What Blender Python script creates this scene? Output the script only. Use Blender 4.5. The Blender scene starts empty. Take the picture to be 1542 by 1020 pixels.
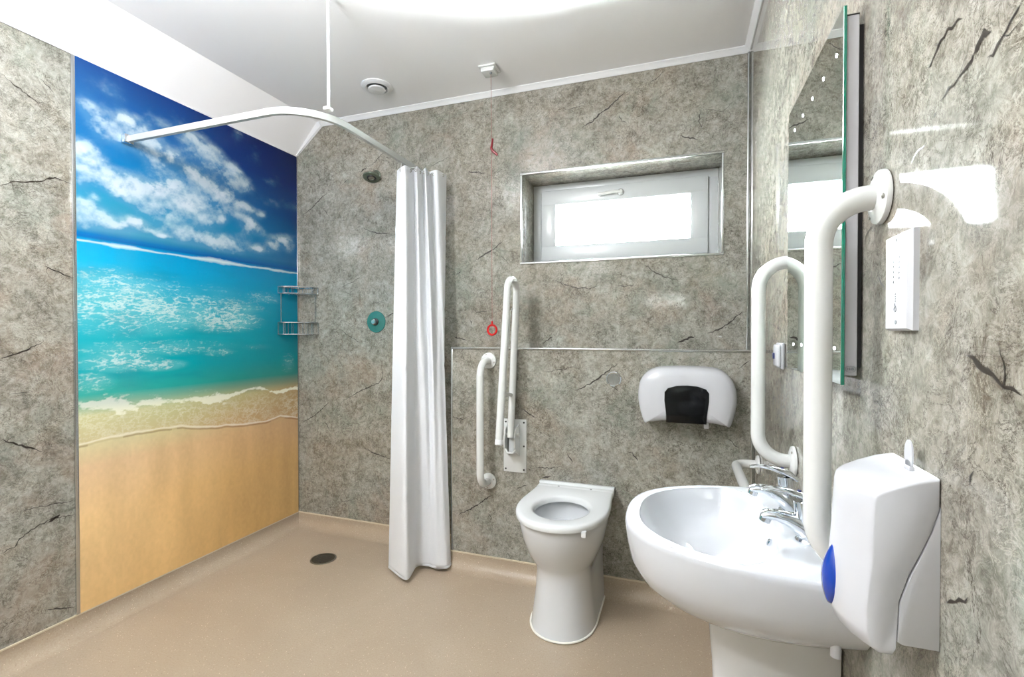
import bpy, bmesh, math, random
import numpy as np
from mathutils import Vector, Matrix
random.seed(7)
S = bpy.context.scene
COL = S.collection
W = 2.54            # right wall
BY = -0.173         # front of the boxed-out lower wall
ZS = 0.08           # height of the coved skirting
ZE = 2.294          # eaves
ZT = 2.4525         # top of the wall panels under the cove
ZC = 2.475          # ceiling
REAR = -3.3
ORG = {}

# ------------------------------------------------------------------ materials
def nt(name):
    m = bpy.data.materials.new(name); m.use_nodes = True
    t = m.node_tree; b = t.nodes['Principled BSDF']
    return m, t, b
def s2l(c):
    return tuple(((x/255)/12.92 if x/255 <= .04045 else ((x/255+.055)/1.055)**2.4) for x in c)
def simple(name, rgb, rough=.4, metal=0, var=.04, scale=30, spec=None, coat=0, bump=0):
    m, t, b = nt(name)
    c = s2l(rgb)
    tc = t.nodes.new('ShaderNodeTexCoord'); n = t.nodes.new('ShaderNodeTexNoise')
    n.inputs['Scale'].default_value = scale; n.inputs['Detail'].default_value = 4
    t.links.new(tc.outputs['Object'], n.inputs['Vector'])
    mx = t.nodes.new('ShaderNodeMix'); mx.data_type = 'RGBA'
    mx.inputs[6].default_value = (*[x*(1-var) for x in c], 1); mx.inputs[7].default_value = (*[min(1, x*(1+var)) for x in c], 1)
    t.links.new(n.outputs['Fac'], mx.inputs[0]); t.links.new(mx.outputs[2], b.inputs['Base Color'])
    b.inputs['Roughness'].default_value = rough; b.inputs['Metallic'].default_value = metal
    if spec is not None: b.inputs['Specular IOR Level'].default_value = spec
    if coat: b.inputs['Coat Weight'].default_value = coat; b.inputs['Coat Roughness'].default_value = .05
    if bump:
        bp = t.nodes.new('ShaderNodeBump'); bp.inputs['Strength'].default_value = bump; bp.inputs['Distance'].default_value = .002
        t.links.new(n.outputs['Fac'], bp.inputs['Height']); t.links.new(bp.outputs['Normal'], b.inputs['Normal'])
    return m
def noise(t, vec, scale, detail=6, rough=.6, dist=0.):
    n = t.nodes.new('ShaderNodeTexNoise'); n.inputs['Scale'].default_value = scale; n.inputs['Detail'].default_value = detail
    n.inputs['Roughness'].default_value = rough; n.inputs['Distortion'].default_value = dist
    t.links.new(vec, n.inputs['Vector']); return n.outputs['Fac']
def ramp(t, fac, pts):
    r = t.nodes.new('ShaderNodeValToRGB'); e = r.color_ramp.elements
    while len(e) < len(pts): e.new(.5)
    for k, (p, c) in enumerate(pts):
        e[k].position = p; e[k].color = (*c, 1) if len(c) == 3 else c
    t.links.new(fac, r.inputs['Fac']); return r.outputs['Color']
def mapr(t, v, a, b, c=0., d=1.):
    n = t.nodes.new('ShaderNodeMapRange'); n.inputs[1].default_value = a; n.inputs[2].default_value = b
    n.inputs[3].default_value = c; n.inputs[4].default_value = d; t.links.new(v, n.inputs[0]); return n.outputs[0]
def math_(t, op, a, b=None):
    n = t.nodes.new('ShaderNodeMath'); n.operation = op
    for i, v in enumerate((a, b)):
        if v is None: continue
        if isinstance(v, (int, float)): n.inputs[i].default_value = v
        else: t.links.new(v, n.inputs[i])
    return n.outputs[0]
def mix(t, f, a, b, mode='MIX'):
    n = t.nodes.new('ShaderNodeMix'); n.data_type = 'RGBA'; n.blend_type = mode
    for s, v in ((0, f), (6, a), (7, b)):
        if isinstance(v, (int, float)): n.inputs[s].default_value = v
        elif isinstance(v, tuple): n.inputs[s].default_value = (*v, 1)
        else: t.links.new(v, n.inputs[s])
    return n.outputs[2]
def stone(name, base=1.0, rough=.035, contrast=1.0):
    m, t, b = nt(name)
    tc = t.nodes.new('ShaderNodeTexCoord'); v = tc.outputs['Object']
    k = lambda r, g, bl: tuple(x*base for x in s2l((r, g, bl)))
    big = noise(t, v, 1.9, 5, .6, .8)
    c0 = ramp(t, big, [(.30, k(140, 128, 108)), (.43, k(166, 157, 139)), (.55, k(172, 174, 162)), (.70, k(190, 190, 180))])
    med = noise(t, v, 8.5, 12, .74, .9)
    c1 = mix(t, mapr(t, med, .37, .63), k(108, 101, 86), k(216, 214, 203))
    c = mix(t, .42*contrast, c0, c1)
    fine = noise(t, v, 42, 10, .8, .7)
    c2 = mix(t, mapr(t, fine, .40, .60), k(84, 78, 66), k(226, 224, 214))
    c = mix(t, .36*contrast, c, c2)
    # pinkish, greenish and brown clouds in the print
    hue = noise(t, v, 2.7, 4, .6, .4)
    c = mix(t, mapr(t, hue, .53, .68, 0, .34), c, k(184, 152, 130))
    hue2 = noise(t, v, 3.9, 4, .6, .9)
    c = mix(t, mapr(t, hue2, .52, .68, 0, .40), c, k(146, 160, 146))
    hue3 = noise(t, v, 5.3, 6, .7, .6)
    c = mix(t, mapr(t, hue3, .56, .70, 0, .45), c, k(122, 108, 86))
    # thin wandering veins, dark and pale
    for sc, dist, wd, col, amt, msc in ((5.0, 1.6, .010, k(66, 56, 44), .85, 4.1), (10, 1.9, .014, k(70, 62, 50), .8, 6.7), (22, 1.7, .028, k(78, 70, 58), .65, 10.), (48, 1.2, .05, k(76, 70, 58), .5, 16.), (8, 2.4, .012, k(226, 220, 202), .6, 5.3), (18, 2.2, .022, k(228, 224, 208), .55, 9.), (40, 1.4, .045, k(230, 226, 214), .4, 14.)):
        n = noise(t, v, sc, 7, .68, dist)
        line = mapr(t, math_(t, 'ABSOLUTE', math_(t, 'SUBTRACT', n, .5)), 0, wd, 1, 0)
        mask = mapr(t, noise(t, v, msc, 4, .6, .5), .48, .58)
        c = mix(t, math_(t, 'MULTIPLY', math_(t, 'MULTIPLY', line, mask), amt*contrast), c, col)
    t.links.new(c, b.inputs['Base Color'])
    b.inputs['Roughness'].default_value = rough; b.inputs['Specular IOR Level'].default_value = .45
    bp = t.nodes.new('ShaderNodeBump'); bp.inputs['Strength'].default_value = .05; bp.inputs['Distance'].default_value = .0004
    t.links.new(fine, bp.inputs['Height']); t.links.new(bp.outputs['Normal'], b.inputs['Normal'])
    return m
def vinyl():
    m, t, b = nt('speckled_vinyl')
    tc = t.nodes.new('ShaderNodeTexCoord'); v = tc.outputs['Object']
    a = noise(t, v, 1.6, 4, .6, .3)
    c = ramp(t, a, [(.3, s2l((170, 154, 134))), (.7, s2l((184, 170, 150)))])
    f = noise(t, v, 170, 3, .7)
    c = mix(t, mapr(t, f, .35, .65, 0, .35), c, s2l((152, 126, 100)))
    vo = t.nodes.new('ShaderNodeTexVoronoi'); vo.inputs['Scale'].default_value = 120; t.links.new(v, vo.inputs['Vector'])
    sp = mapr(t, vo.outputs['Distance'], .10, .22, 1, 0)
    pick = mapr(t, noise(t, v, 60, 1, .5), .52, .58)
    c = mix(t, math_(t, 'MULTIPLY', sp, pick), c, s2l((224, 208, 186)))
    vo2 = t.nodes.new('ShaderNodeTexVoronoi'); vo2.inputs['Scale'].default_value = 95; t.links.new(v, vo2.inputs['Vector'])
    sp2 = mapr(t, vo2.outputs['Distance'], .08, .18, .6, 0)
    c = mix(t, math_(t, 'MULTIPLY', sp2, mapr(t, noise(t, v, 44, 1, .5), .5, .6)), c, s2l((112, 90, 70)))
    t.links.new(c, b.inputs['Base Color']); b.inputs['Roughness'].default_value = .38
    bp = t.nodes.new('ShaderNodeBump'); bp.inputs['Strength'].default_value = .25; bp.inputs['Distance'].default_value = .001
    t.links.new(f, bp.inputs['Height']); t.links.new(bp.outputs['Normal'], b.inputs['Normal'])
    return m
def fabric():
    m, t, b = nt('white_curtain_fabric')
    tc = t.nodes.new('ShaderNodeTexCoord')
    n = noise(t, tc.outputs['Object'], 260, 2, .5)
    c = mix(t, n, s2l((240, 243, 248)), s2l((252, 253, 255)))
    t.links.new(c, b.inputs['Base Color']); b.inputs['Roughness'].default_value = .7
    tr = t.nodes.new('ShaderNodeBsdfTranslucent'); t.links.new(c, tr.inputs['Color'])
    ms = t.nodes.new('ShaderNodeMixShader'); ms.inputs[0].default_value = .25
    out = t.nodes['Material Output']
    t.links.new(b.outputs[0], ms.inputs[1]); t.links.new(tr.outputs[0], ms.inputs[2]); t.links.new(ms.outputs[0], out.inputs[0])
    return m
def emis(name, rgb, k):
    m, t, b = nt(name)
    b.inputs['Base Color'].default_value = (.8, .8, .8, 1)
    tc = t.nodes.new('ShaderNodeTexCoord'); n = noise(t, tc.outputs['Object'], 5, 2, .5)
    c = mix(t, n, tuple(x*.98 for x in s2l(rgb)), s2l(rgb))
    t.links.new(c, b.inputs['Emission Color'])
    b.inputs['Emission Strength'].default_value = k
    return m
def clear_glass(name, tint, rough=0.0):
    m, t, b = nt(name)
    tc = t.nodes.new('ShaderNodeTexCoord'); n = noise(t, tc.outputs['Object'], 8, 2, .5)
    c = mix(t, n, tuple(x*.97 for x in tint), tint)
    tr = t.nodes.new('ShaderNodeBsdfTransparent'); t.links.new(c, tr.inputs['Color'])
    gl = t.nodes.new('ShaderNodeBsdfGlossy'); gl.inputs['Roughness'].default_value = rough
    fr = t.nodes.new('ShaderNodeFresnel'); fr.inputs['IOR'].default_value = 1.45
    ms = t.nodes.new('ShaderNodeMixShader')
    t.links.new(fr.outputs[0], ms.inputs[0]); t.links.new(tr.outputs[0], ms.inputs[1]); t.links.new(gl.outputs[0], ms.inputs[2])
    t.links.new(ms.outputs[0], t.nodes['Material Output'].inputs[0])
    return m

STONE = stone('stone_laminate', .68)
VINYL = vinyl()
CEIL = simple('white_ceiling_panel', (248, 248, 250), .42, var=.01, scale=3)
WTRIM = simple('white_trim', (226, 227, 229), .3, var=.01)
ALU = simple('brushed_aluminium', (205, 208, 208), .22, 1, var=.05, scale=60)
CRACK = simple('dark_stone_vein', (40, 33, 25), .3, var=.25, scale=90)
PALE = simple('pale_stone_vein', (206, 202, 190), .35, var=.1, scale=90)
CERAM = simple('white_ceramic', (214, 217, 220), .10, var=.008, scale=4, coat=.5)
CERAM2 = simple('white_glazed_basin', (200, 203, 208), .10, var=.008, scale=4, coat=.5)
SEATM = simple('white_seat_plastic', (222, 225, 226), .2, var=.01, scale=6)
POWD = simple('white_powder_coat', (214, 216, 214), .22, var=.012, scale=40, coat=.3)
PLAST = simple('white_plastic', (198, 200, 205), .25, var=.01, scale=12)
UPVC = simple('white_upvc', (202, 207, 209), .3, var=.01, scale=12)
CHROME = simple('chrome', (215, 220, 225), .06, 1, var=.03, scale=20)
STEEL = simple('stainless_steel', (170, 168, 160), .3, 1, var=.12, scale=150)
DARK = simple('dark_shadow_plastic', (40, 40, 42), .4, var=.1)
BLACK = simple('smoked_black_plastic', (10, 12, 13), .12, var=.2, scale=6, spec=.25)
BLUE = simple('blue_plastic', (10, 58, 158), .18, var=.08, scale=8, coat=.4)
NAVY = simple('navy_print', (40, 52, 110), .3)
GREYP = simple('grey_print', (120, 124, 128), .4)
RED = simple('red_plastic', (190, 14, 12), .3, var=.08)
CRIM = simple('crimson_plastic', (122, 4, 22), .35, var=.12)
CORD = simple('red_cord', (140, 84, 78), .6, var=.1, scale=200)
TEAL = simple('teal_protective_film', (52, 116, 110), .25, var=.14, scale=28, coat=.5)
OLIVE = simple('shower_plate_metal', (104, 114, 100), .2, .35, var=.15, scale=25)
MIRR = simple('mirror_silvering', (222, 232, 226), .0, 1, var=.004)
GREEN = simple('green_glass_edge', (10, 120, 96), .08, var=.3, scale=60, coat=1)
GREYM = simple('grey_mirror_housing', (186, 186, 190), .35, var=.02)
FAB = fabric()
SEAL = simple('white_silicone', (246, 244, 236), .35, var=.01)
CAPL = simple('beige_capping_strip', (208, 196, 172), .3, var=.03)
GLASS = clear_glass('window_glass', (.94, .97, .96))
LEDM = emis('led_light', (235, 250, 255), 14)
FILL_GLOW = emis('added_lamp_glow', (250, 252, 255), 17)  # glow of the added, unseen globe lights

# ------------------------------------------------------------------ mesh helpers
def mk(name, data, mat, parent=None, angle=35, smooth=True, loc=None, mats=None, mi=None):
    v, f = data
    org = ORG[parent.name] if parent is not None else (Vector(loc) if loc is not None else Vector((0, 0, 0)))
    me = bpy.data.meshes.new(name)
    me.from_pydata([tuple(Vector(p)-org) for p in v], [], f)
    bm = bmesh.new(); bm.from_mesh(me); bmesh.ops.recalc_face_normals(bm, faces=bm.faces); bm.to_mesh(me); bm.free()
    o = bpy.data.objects.new(name, me); COL.objects.link(o)
    for m_ in ([mat]+(mats or [])): me.materials.append(m_)
    if mi is not None:
        me.polygons.foreach_set('material_index', mi)
    if smooth:
        me.polygons.foreach_set('use_smooth', [True]*len(me.polygons))
        me.set_sharp_from_angle(angle=math.radians(angle))
    if parent is not None: o.parent = parent
    else: o.location = org
    ORG[o.name] = org
    return o
def root(name, loc, label, cat, group=None):
    o = bpy.data.objects.new(name, None); COL.objects.link(o); o.location = loc; o.empty_display_size = .05
    ORG[o.name] = Vector(loc)
    o['label'] = label; o['category'] = cat
    if group: o['group'] = group
    return o
def tag(o, label, cat, group=None):
    o['label'] = label; o['category'] = cat
    if group: o['group'] = group
    return o
def struct(o):
    o['kind'] = 'structure'; return o
def join(*ds):
    V, F = [], []
    for v, f in ds:
        n = len(V); V += [tuple(p) for p in v]; F += [tuple(i+n for i in q) for q in f]
    return V, F
def box(x0, x1, y0, y1, z0, z1, bev=0, seg=2):
    bm = bmesh.new(); bmesh.ops.create_cube(bm, size=1)
    for p in bm.verts:
        p.co = Vector(((x0+x1)/2+p.co.x*(x1-x0), (y0+y1)/2+p.co.y*(y1-y0), (z0+z1)/2+p.co.z*(z1-z0)))
    if bev: bmesh.ops.bevel(bm, geom=list(bm.edges), offset=bev, segments=seg, affect='EDGES', profile=.5)
    bm.verts.index_update()
    r = ([tuple(p.co) for p in bm.verts], [tuple(q.index for q in f.verts) for f in bm.faces]); bm.free(); return r
def fillet(pts, r, n=8):
    P = [Vector(p) for p in pts]; out = [P[0]]
    for i in range(1, len(P)-1):
        a, b, c = P[i-1], P[i], P[i+1]
        u = (a-b).normalized(); w = (c-b).normalized(); ang = u.angle(w)
        rr = r[i-1] if isinstance(r, (list, tuple)) else r
        d = min(rr/math.tan(ang/2), (a-b).length*.49 if i > 1 else (a-b).length*.98, (c-b).length*.49 if i < len(P)-2 else (c-b).length*.98)
        s, e = b+u*d, b+w*d
        rad = d*math.tan(ang/2); cen = b+(u+w).normalized()*(rad/math.sin(ang/2))
        v0 = s-cen; v1 = e-cen; tot = v0.angle(v1); ax = v0.cross(v1).normalized()
        for k in range(n+1):
            out.append(cen+Matrix.Rotation(tot*k/n, 3, ax) @ v0)
    out.append(P[-1]); return out
def tube(path, r, n=16, cap=True, closed=False, flat=None):
    P = [Vector(p) for p in path]; V, F = [], []
    m = len(P); rr = r if isinstance(r, (list, tuple)) else [r]*m
    T = []
    for i in range(m):
        if closed: t = P[(i+1) % m]-P[i-1]
        else: t = P[min(i+1, m-1)]-P[max(i-1, 0)]
        T.append(t.normalized())
    up = Vector((0, 0, 1)) if abs(T[0].z) < .9 else Vector((1, 0, 0))
    nrm = (up-T[0]*up.dot(T[0])).normalized()
    for i in range(m):
        nrm = (nrm-T[i]*nrm.dot(T[i])).normalized(); b = T[i].cross(nrm)
        ra = rr[i]; ra, rb = ra if isinstance(ra, (tuple, list)) else (ra, ra)
        for k in range(n):
            a = 2*math.pi*k/n; V.append(P[i]+nrm*math.cos(a)*ra+b*math.sin(a)*rb)
    for i in range(m if closed else m-1):
        for k in range(n):
            j = (i+1) % m
            F.append((i*n+k, i*n+(k+1) % n, j*n+(k+1) % n, j*n+k))
    if cap and not closed: F += [tuple(range(n))[::-1], tuple((m-1)*n+k for k in range(n))]
    return V, F
def lathe(prof, origin, axis, n=32, caps=True):
    # prof: (radius, distance along axis)
    o = Vector(origin); a = Vector(axis).normalized()
    up = Vector((0, 0, 1)) if abs(a.z) < .9 else Vector((1, 0, 0))
    x = (up-a*up.dot(a)).normalized(); y = a.cross(x); V, F = [], []
    for r, d in prof:
        for k in range(n):
            t = 2*math.pi*k/n; V.append(o+a*d+x*r*math.cos(t)+y*r*math.sin(t))
    for i in range(len(prof)-1):
        for k in range(n): F.append((i*n+k, i*n+(k+1) % n, (i+1)*n+(k+1) % n, (i+1)*n+k))
    if caps: F += [tuple(range(n)), tuple((len(prof)-1)*n+k for k in range(n))]
    return V, F
def loft(rings, cap0=True, cap1=True):
    n = len(rings[0]); V = [tuple(p) for r in rings for p in r]; F = []
    for i in range(len(rings)-1):
        for k in range(n): F.append((i*n+k, i*n+(k+1) % n, (i+1)*n+(k+1) % n, (i+1)*n+k))
    if cap0: F.append(tuple(range(n))[::-1])
    if cap1: F.append(tuple((len(rings)-1)*n+k for k in range(n)))
    return V, F
def prism(poly, a, b, f):
    # poly of 2-tuples, f(p,q,h)->xyz
    n = len(poly); V = [f(p, q, a) for p, q in poly]+[f(p, q, b) for p, q in poly]
    F = [tuple(range(n))[::-1], tuple(range(n, 2*n))]+[(k, (k+1) % n, n+(k+1) % n, n+k) for k in range(n)]
    return V, F
def torus(c, R, r, axis, n=40, m=10):
    a = Vector(axis).normalized(); up = Vector((0, 0, 1)) if abs(a.z) < .9 else Vector((1, 0, 0))
    x = (up-a*up.dot(a)).normalized(); y = a.cross(x)
    return tube([Vector(c)+x*R*math.cos(2*math.pi*k/n)+y*R*math.sin(2*math.pi*k/n) for k in range(n)], r, m, closed=True)
def rot_data(d, M, c):
    c = Vector(c); return [tuple(M @ (Vector(p)-c)+c) for p in d[0]], d[1]
def text(s, size, M, mat, name, parent, ext=.0003):
    cu = bpy.data.curves.new('t', 'FONT'); cu.body = s; cu.size = size; cu.extrude = ext; cu.align_x = 'CENTER'; cu.align_y = 'CENTER'
    o = bpy.data.objects.new('t', cu); COL.objects.link(o)
    me = bpy.data.meshes.new_from_object(o.evaluated_get(bpy.context.evaluated_depsgraph_get()))
    v = [tuple(M @ p.co) for p in me.vertices]; f = [tuple(p.vertices) for p in me.polygons]
    bpy.data.objects.remove(o); bpy.data.curves.remove(cu); bpy.data.meshes.remove(me)
    return mk(name, (v, f), mat, parent, smooth=False)
# veins of the stone print and clouds of the beach print, in metres on their panels
CRACKS = {
 'back': [
  (2.0, [(1.784,2.226),(1.837,2.249),(1.875,2.281),(1.919,2.304),(1.956,2.336),(1.992,2.367)]),
  (1.0, [(1.963,2.26),(1.978,2.229),(2.004,2.21)]),
  (1.5, [(2.245,2.122),(2.279,2.108),(2.325,2.092)]),
  (0.8, [(2.106,2.391),(2.141,2.407),(2.176,2.437)]),
  (1.0, [(2.335,2.226),(2.328,2.178),(2.341,2.142)]),
  (1.8, [(1.193,1.585),(1.255,1.618),(1.308,1.645),(1.369,1.689)]),
  (1.2, [(1.64,1.473),(1.691,1.445),(1.754,1.427),(1.816,1.421),(1.869,1.434)]),
  (1.0, [(1.955,1.429),(1.995,1.424),(2.038,1.433)]),
  (1.0, [(2.088,1.527),(2.123,1.496),(2.172,1.468),(2.248,1.441)]),
  (1.6, [(2.369,1.197),(2.42,1.218),(2.459,1.243),(2.503,1.287),(2.534,1.3)]),
  (2.6, [(2.235,1.154),(2.289,1.176),(2.316,1.183)]),
  (1.2, [(1.579,1.145),(1.635,1.181)]),
  (1.5, [(1.073,1.18),(1.156,1.158)]),
  (1.0, [(1.166,2.074),(1.256,2.053)]),
  (0.7, [(1.352,1.61),(1.395,1.567)]),
  (1.8, [(1.092,1.523),(1.12,1.535)]),
  (0.6, [(1.706,2.322),(1.783,2.333)]),
  (0.6, [(2.351,2.231),(2.429,2.205),(2.467,2.241)]),
  (1.6, [(0.035,1.927),(0.089,1.949),(0.129,1.978),(0.176,2.011),(0.229,2.049)]),
  (0.8, [(0.332,2.081),(0.395,2.122)]),
  (2.4, [(0.469,2.148),(0.512,2.166)]),
  (1.0, [(0.543,2.177),(0.603,2.221),(0.624,2.241)]),
  (1.3, [(0.486,1.818),(0.529,1.795),(0.589,1.78),(0.672,1.77)]),
  (0.7, [(0.195,1.962),(0.241,1.905)]),
  (1.2, [(1.16,2.069),(1.232,2.063)]),
  (0.6, [(0.924,2.124),(1.054,2.167)]),
  (1.2, [(1.108,2.451),(1.15,2.44)]),
  (0.8, [(0.328,1.472),(0.417,1.506),(0.467,1.53)]),
  (1.0, [(0.314,1.23),(0.378,1.183),(0.465,1.141)]),
  (1.5, [(0.647,1.295),(0.706,1.319)]),
  (1.4, [(0.034,0.646),(0.115,0.684),(0.195,0.742),(0.235,0.776)]),
  (1.3, [(0.338,0.792),(0.414,0.832),(0.501,0.872),(0.586,0.906),(0.616,0.938),(0.61,1.019)]),
  (2.2, [(0.488,0.868),(0.537,0.884)]),
  (0.9, [(0.201,0.667),(0.247,0.595)]),
  (0.7, [(0.539,1.368),(0.624,1.387)]),
  (0.8, [(1.19,1.336),(1.211,1.308),(1.267,1.316),(1.262,1.279)]),
  (1.2, [(1.174,1.27),(1.18,1.237)]),
  (1.6, [(0.487,0.524),(0.548,0.497),(0.608,0.482),(0.668,0.471)]),
  (0.7, [(0.322,0.176),(0.449,0.222)]),
 ],
 'box': [
  (1.2, [(1.148,0.771),(1.188,0.76),(1.237,0.768)]),
  (1.8, [(1.182,0.27),(1.236,0.299),(1.275,0.322),(1.323,0.363),(1.371,0.395)]),
  (0.9, [(1.347,0.3),(1.37,0.272)]),
  (0.8, [(1.491,0.434),(1.554,0.466)]),
  (1.7, [(1.781,0.929),(1.823,0.947),(1.872,0.973),(1.92,1.011),(1.983,1.061)]),
  (1.1, [(1.748,0.633),(1.778,0.59)]),
  (1.2, [(2.023,0.664),(2.047,0.658),(2.074,0.625)]),
  (1.0, [(1.517,0.837),(1.566,0.806),(1.602,0.791)]),
  (0.8, [(1.566,0.546),(1.671,0.556),(1.723,0.569)]),
  (2.0, [(1.628,0.505),(1.672,0.518)]),
  (1.0, [(2.484,1.049),(2.524,1.083)]),
  (0.8, [(2.438,0.757),(2.486,0.713)]),
  (0.6, [(1.952,0.956),(1.999,0.926)]),
  (0.7, [(1.636,1.012),(1.739,1.031),(1.789,1.049)]),
  (0.7, [(1.662,1.188),(1.675,1.155)]),
 ],
 'left': [
  (1.1, [(-1.386,2.11),(-1.35,2.089),(-1.306,2.065),(-1.264,2.047)]),
  (0.7, [(-1.273,2.147),(-1.232,2.112)]),
  (1.2, [(-1.39,1.715),(-1.353,1.741),(-1.283,1.758),(-1.232,1.794),(-1.178,1.78)]),
  (2.6, [(-1.256,1.779),(-1.228,1.795)]),
  (1.6, [(-1.266,1.451),(-1.225,1.435),(-1.181,1.414)]),
  (1.4, [(-1.395,1.109),(-1.359,1.123),(-1.315,1.142),(-1.275,1.166)]),
  (0.7, [(-1.367,0.984),(-1.316,0.982)]),
  (1.5, [(-1.398,0.826),(-1.356,0.801),(-1.325,0.782),(-1.279,0.755)]),
  (1.4, [(-1.402,0.424),(-1.365,0.432),(-1.334,0.468),(-1.288,0.484),(-1.247,0.494),(-1.182,0.484)]),
  (0.9, [(-1.339,0.552),(-1.287,0.551),(-1.182,0.541)]),
  (1.6, [(-1.271,0.155),(-1.186,0.117)]),
  (3.2, [(-1.264,0.483),(-1.226,0.502)]),
 ],
 'right': [
  (1.1, [(-1.839,1.496),(-1.825,1.486),(-1.814,1.481),(-1.798,1.473),(-1.789,1.474)]),
  (2.6, [(-1.795,1.498),(-1.782,1.503),(-1.775,1.495),(-1.766,1.49)]),
  (1.0, [(-1.766,1.49),(-1.762,1.487),(-1.737,1.482),(-1.715,1.477),(-1.697,1.472)]),
  (1.0, [(-1.743,1.541),(-1.711,1.547),(-1.696,1.544),(-1.678,1.531),(-1.665,1.527)]),
  (1.0, [(-1.688,1.465),(-1.68,1.459)]),
  (0.8, [(-1.666,1.436),(-1.64,1.436),(-1.62,1.422)]),
  (2.4, [(-1.759,1.178),(-1.778,1.167),(-1.796,1.161),(-1.821,1.15),(-1.846,1.144)]),
  (0.8, [(-1.49,1.372),(-1.457,1.358),(-1.451,1.346)]),
  (0.7, [(-1.508,1.29),(-1.539,1.261)]),
  (1.2, [(-1.722,0.893),(-1.743,0.901),(-1.766,0.922)]),
  (0.8, [(-1.773,1.058),(-1.767,1.038)]),
 ],
}
CLOUDS = [(0.05,2.111,0.035,0.041,0.5),(0.092,2.08,0.045,0.041,0.6),(0.129,2.054,0.055,0.043,0.7),(0.184,2.118,0.04,0.039,0.95),(0.232,2.086,0.06,0.035,0.7),(0.274,2.049,0.063,0.054,0.8),(0.309,2.007,0.064,0.05,0.75),(0.368,2.018,0.048,0.037,0.95),(0.326,1.949,0.047,0.046,0.7),(0.16,2.032,0.047,0.035,0.6),(0.013,1.92,0.042,0.044,0.95),(0.041,1.89,0.035,0.041,0.95),(0.061,1.848,0.033,0.029,0.85),(0.006,1.807,0.02,0.032,0.6),(0.026,1.845,0.043,0.04,0.8),(0.105,1.845,0.038,0.034,0.9),(0.158,1.818,0.056,0.047,1),(0.222,1.836,0.059,0.048,1),(0.317,1.854,0.074,0.05,1),(0.381,1.872,0.049,0.052,0.95),(0.439,1.831,0.061,0.058,0.85),(0.289,1.774,0.064,0.041,0.75),(0.361,1.755,0.058,0.042,0.7),(0.419,1.787,0.06,0.047,0.75),(0.025,1.701,0.042,0.029,0.75),(0.074,1.671,0.067,0.028,0.75),(0.141,1.653,0.071,0.026,0.8),(0.212,1.685,0.038,0.024,1),(0.271,1.653,0.053,0.018,0.6),(0.324,1.64,0.025,0.013,0.95),(0.423,1.673,0.05,0.033,0.75),(0.025,1.644,0.035,0.028,0.55),(0.06,1.746,0.018,0.017,0.6),(0.123,2.218,0.062,0.029,0.28),(0.275,2.183,0.022,0.045,0.3),(0.337,2.155,0.047,0.028,0.5),(0.492,2.141,0.058,0.05,0.75),(0.555,2.114,0.067,0.055,0.75),(0.61,2.082,0.052,0.051,0.7),(0.46,2.09,0.042,0.039,0.55),(0.49,1.978,0.051,0.039,1),(0.543,1.96,0.066,0.056,0.85),(0.632,1.924,0.059,0.047,1),(0.702,2.065,0.039,0.034,0.95),(0.722,2.013,0.057,0.049,0.65),(0.779,2.008,0.041,0.031,0.7),(0.5,1.848,0.069,0.059,0.8),(0.531,1.776,0.06,0.045,0.75),(0.453,1.817,0.057,0.049,1),(0.643,1.864,0.053,0.042,0.6),(0.765,1.884,0.054,0.029,0.9),(0.739,1.829,0.043,0.026,0.7),(0.805,1.794,0.04,0.04,1),(0.876,1.866,0.033,0.023,0.7),(0.631,1.788,0.025,0.022,0.8),(0.884,1.771,0.035,0.028,0.6),(0.954,1.709,0.044,0.033,0.7),(1.047,1.749,0.064,0.032,0.95),(0.869,1.671,0.048,0.024,0.9),(1.091,1.72,0.039,0.032,0.7),(0.562,1.672,0.139,0.038,0.8),(0.467,1.684,0.063,0.033,0.7),(0.653,1.668,0.073,0.036,0.75),(0.776,1.7,0.039,0.055,0.4),(0.845,2.161,0.042,0.067,0.16),(0.957,2.071,0.044,0.024,0.22),(0.985,1.944,0.076,0.03,0.3),(0.742,2.245,0.026,0.043,0.15),(1.109,1.968,0.066,0.024,0.2)]  # the faint top-left blob is a lamp reflection painted into the print

# ------------------------------------------------------------------ stone veins printed in the wall panels
def crack_strips(key, f, wid=.0035):
    V, F = [], []
    rnd = random.Random(hash(key) % 1000 if False else {'back': 3, 'box': 5, 'left': 8, 'right': 11}[key])
    for w, pts in CRACKS[key]:
        P = [Vector(p) for p in pts]; fine = []
        for a, b in zip(P[:-1], P[1:]):
            L = (b-a).length; k = max(2, int(L/.009)); d = (b-a)/k; n = Vector((-d.y, d.x)).normalized()
            for i in range(k): fine.append(a+d*i+n*rnd.uniform(-.0032, .0032))
        fine.append(P[-1]); m = len(fine)
        if m < 3: continue
        base = len(V)
        for i, p in enumerate(fine):
            t = fine[min(i+1, m-1)]-fine[max(i-1, 0)]; n = Vector((-t.y, t.x)).normalized()
            s = i/(m-1); h = wid*w*.5*(math.sin(math.pi*min(1, max(0, s)))**.6)*rnd.uniform(.35, 1.35)+.0002
            V.append(f(*(p+n*h))); V.append(f(*(p-n*h)))
        for i in range(m-1): F.append((base+2*i, base+2*i+1, base+2*i+3, base+2*i+2))
        # hair-thin side branches
        for _ in range(int(m/9)):
            i = rnd.randrange(1, m-1); p = fine[i]; an = rnd.uniform(0, 6.28); b0 = len(V); L = rnd.uniform(.015, .05)
            q = p.copy()
            for j in range(5):
                h = .0006*w*(1-j/4.)+.0001; n = Vector((-math.sin(an), math.cos(an)))
                V.append(f(*(q+n*h))); V.append(f(*(q-n*h)))
                an += rnd.uniform(-.7, .7); q = q+Vector((math.cos(an), math.sin(an)))*L/4
            for j in range(4): F.append((b0+2*j, b0+2*j+1, b0+2*j+3, b0+2*j+2))
    return V, F
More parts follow.
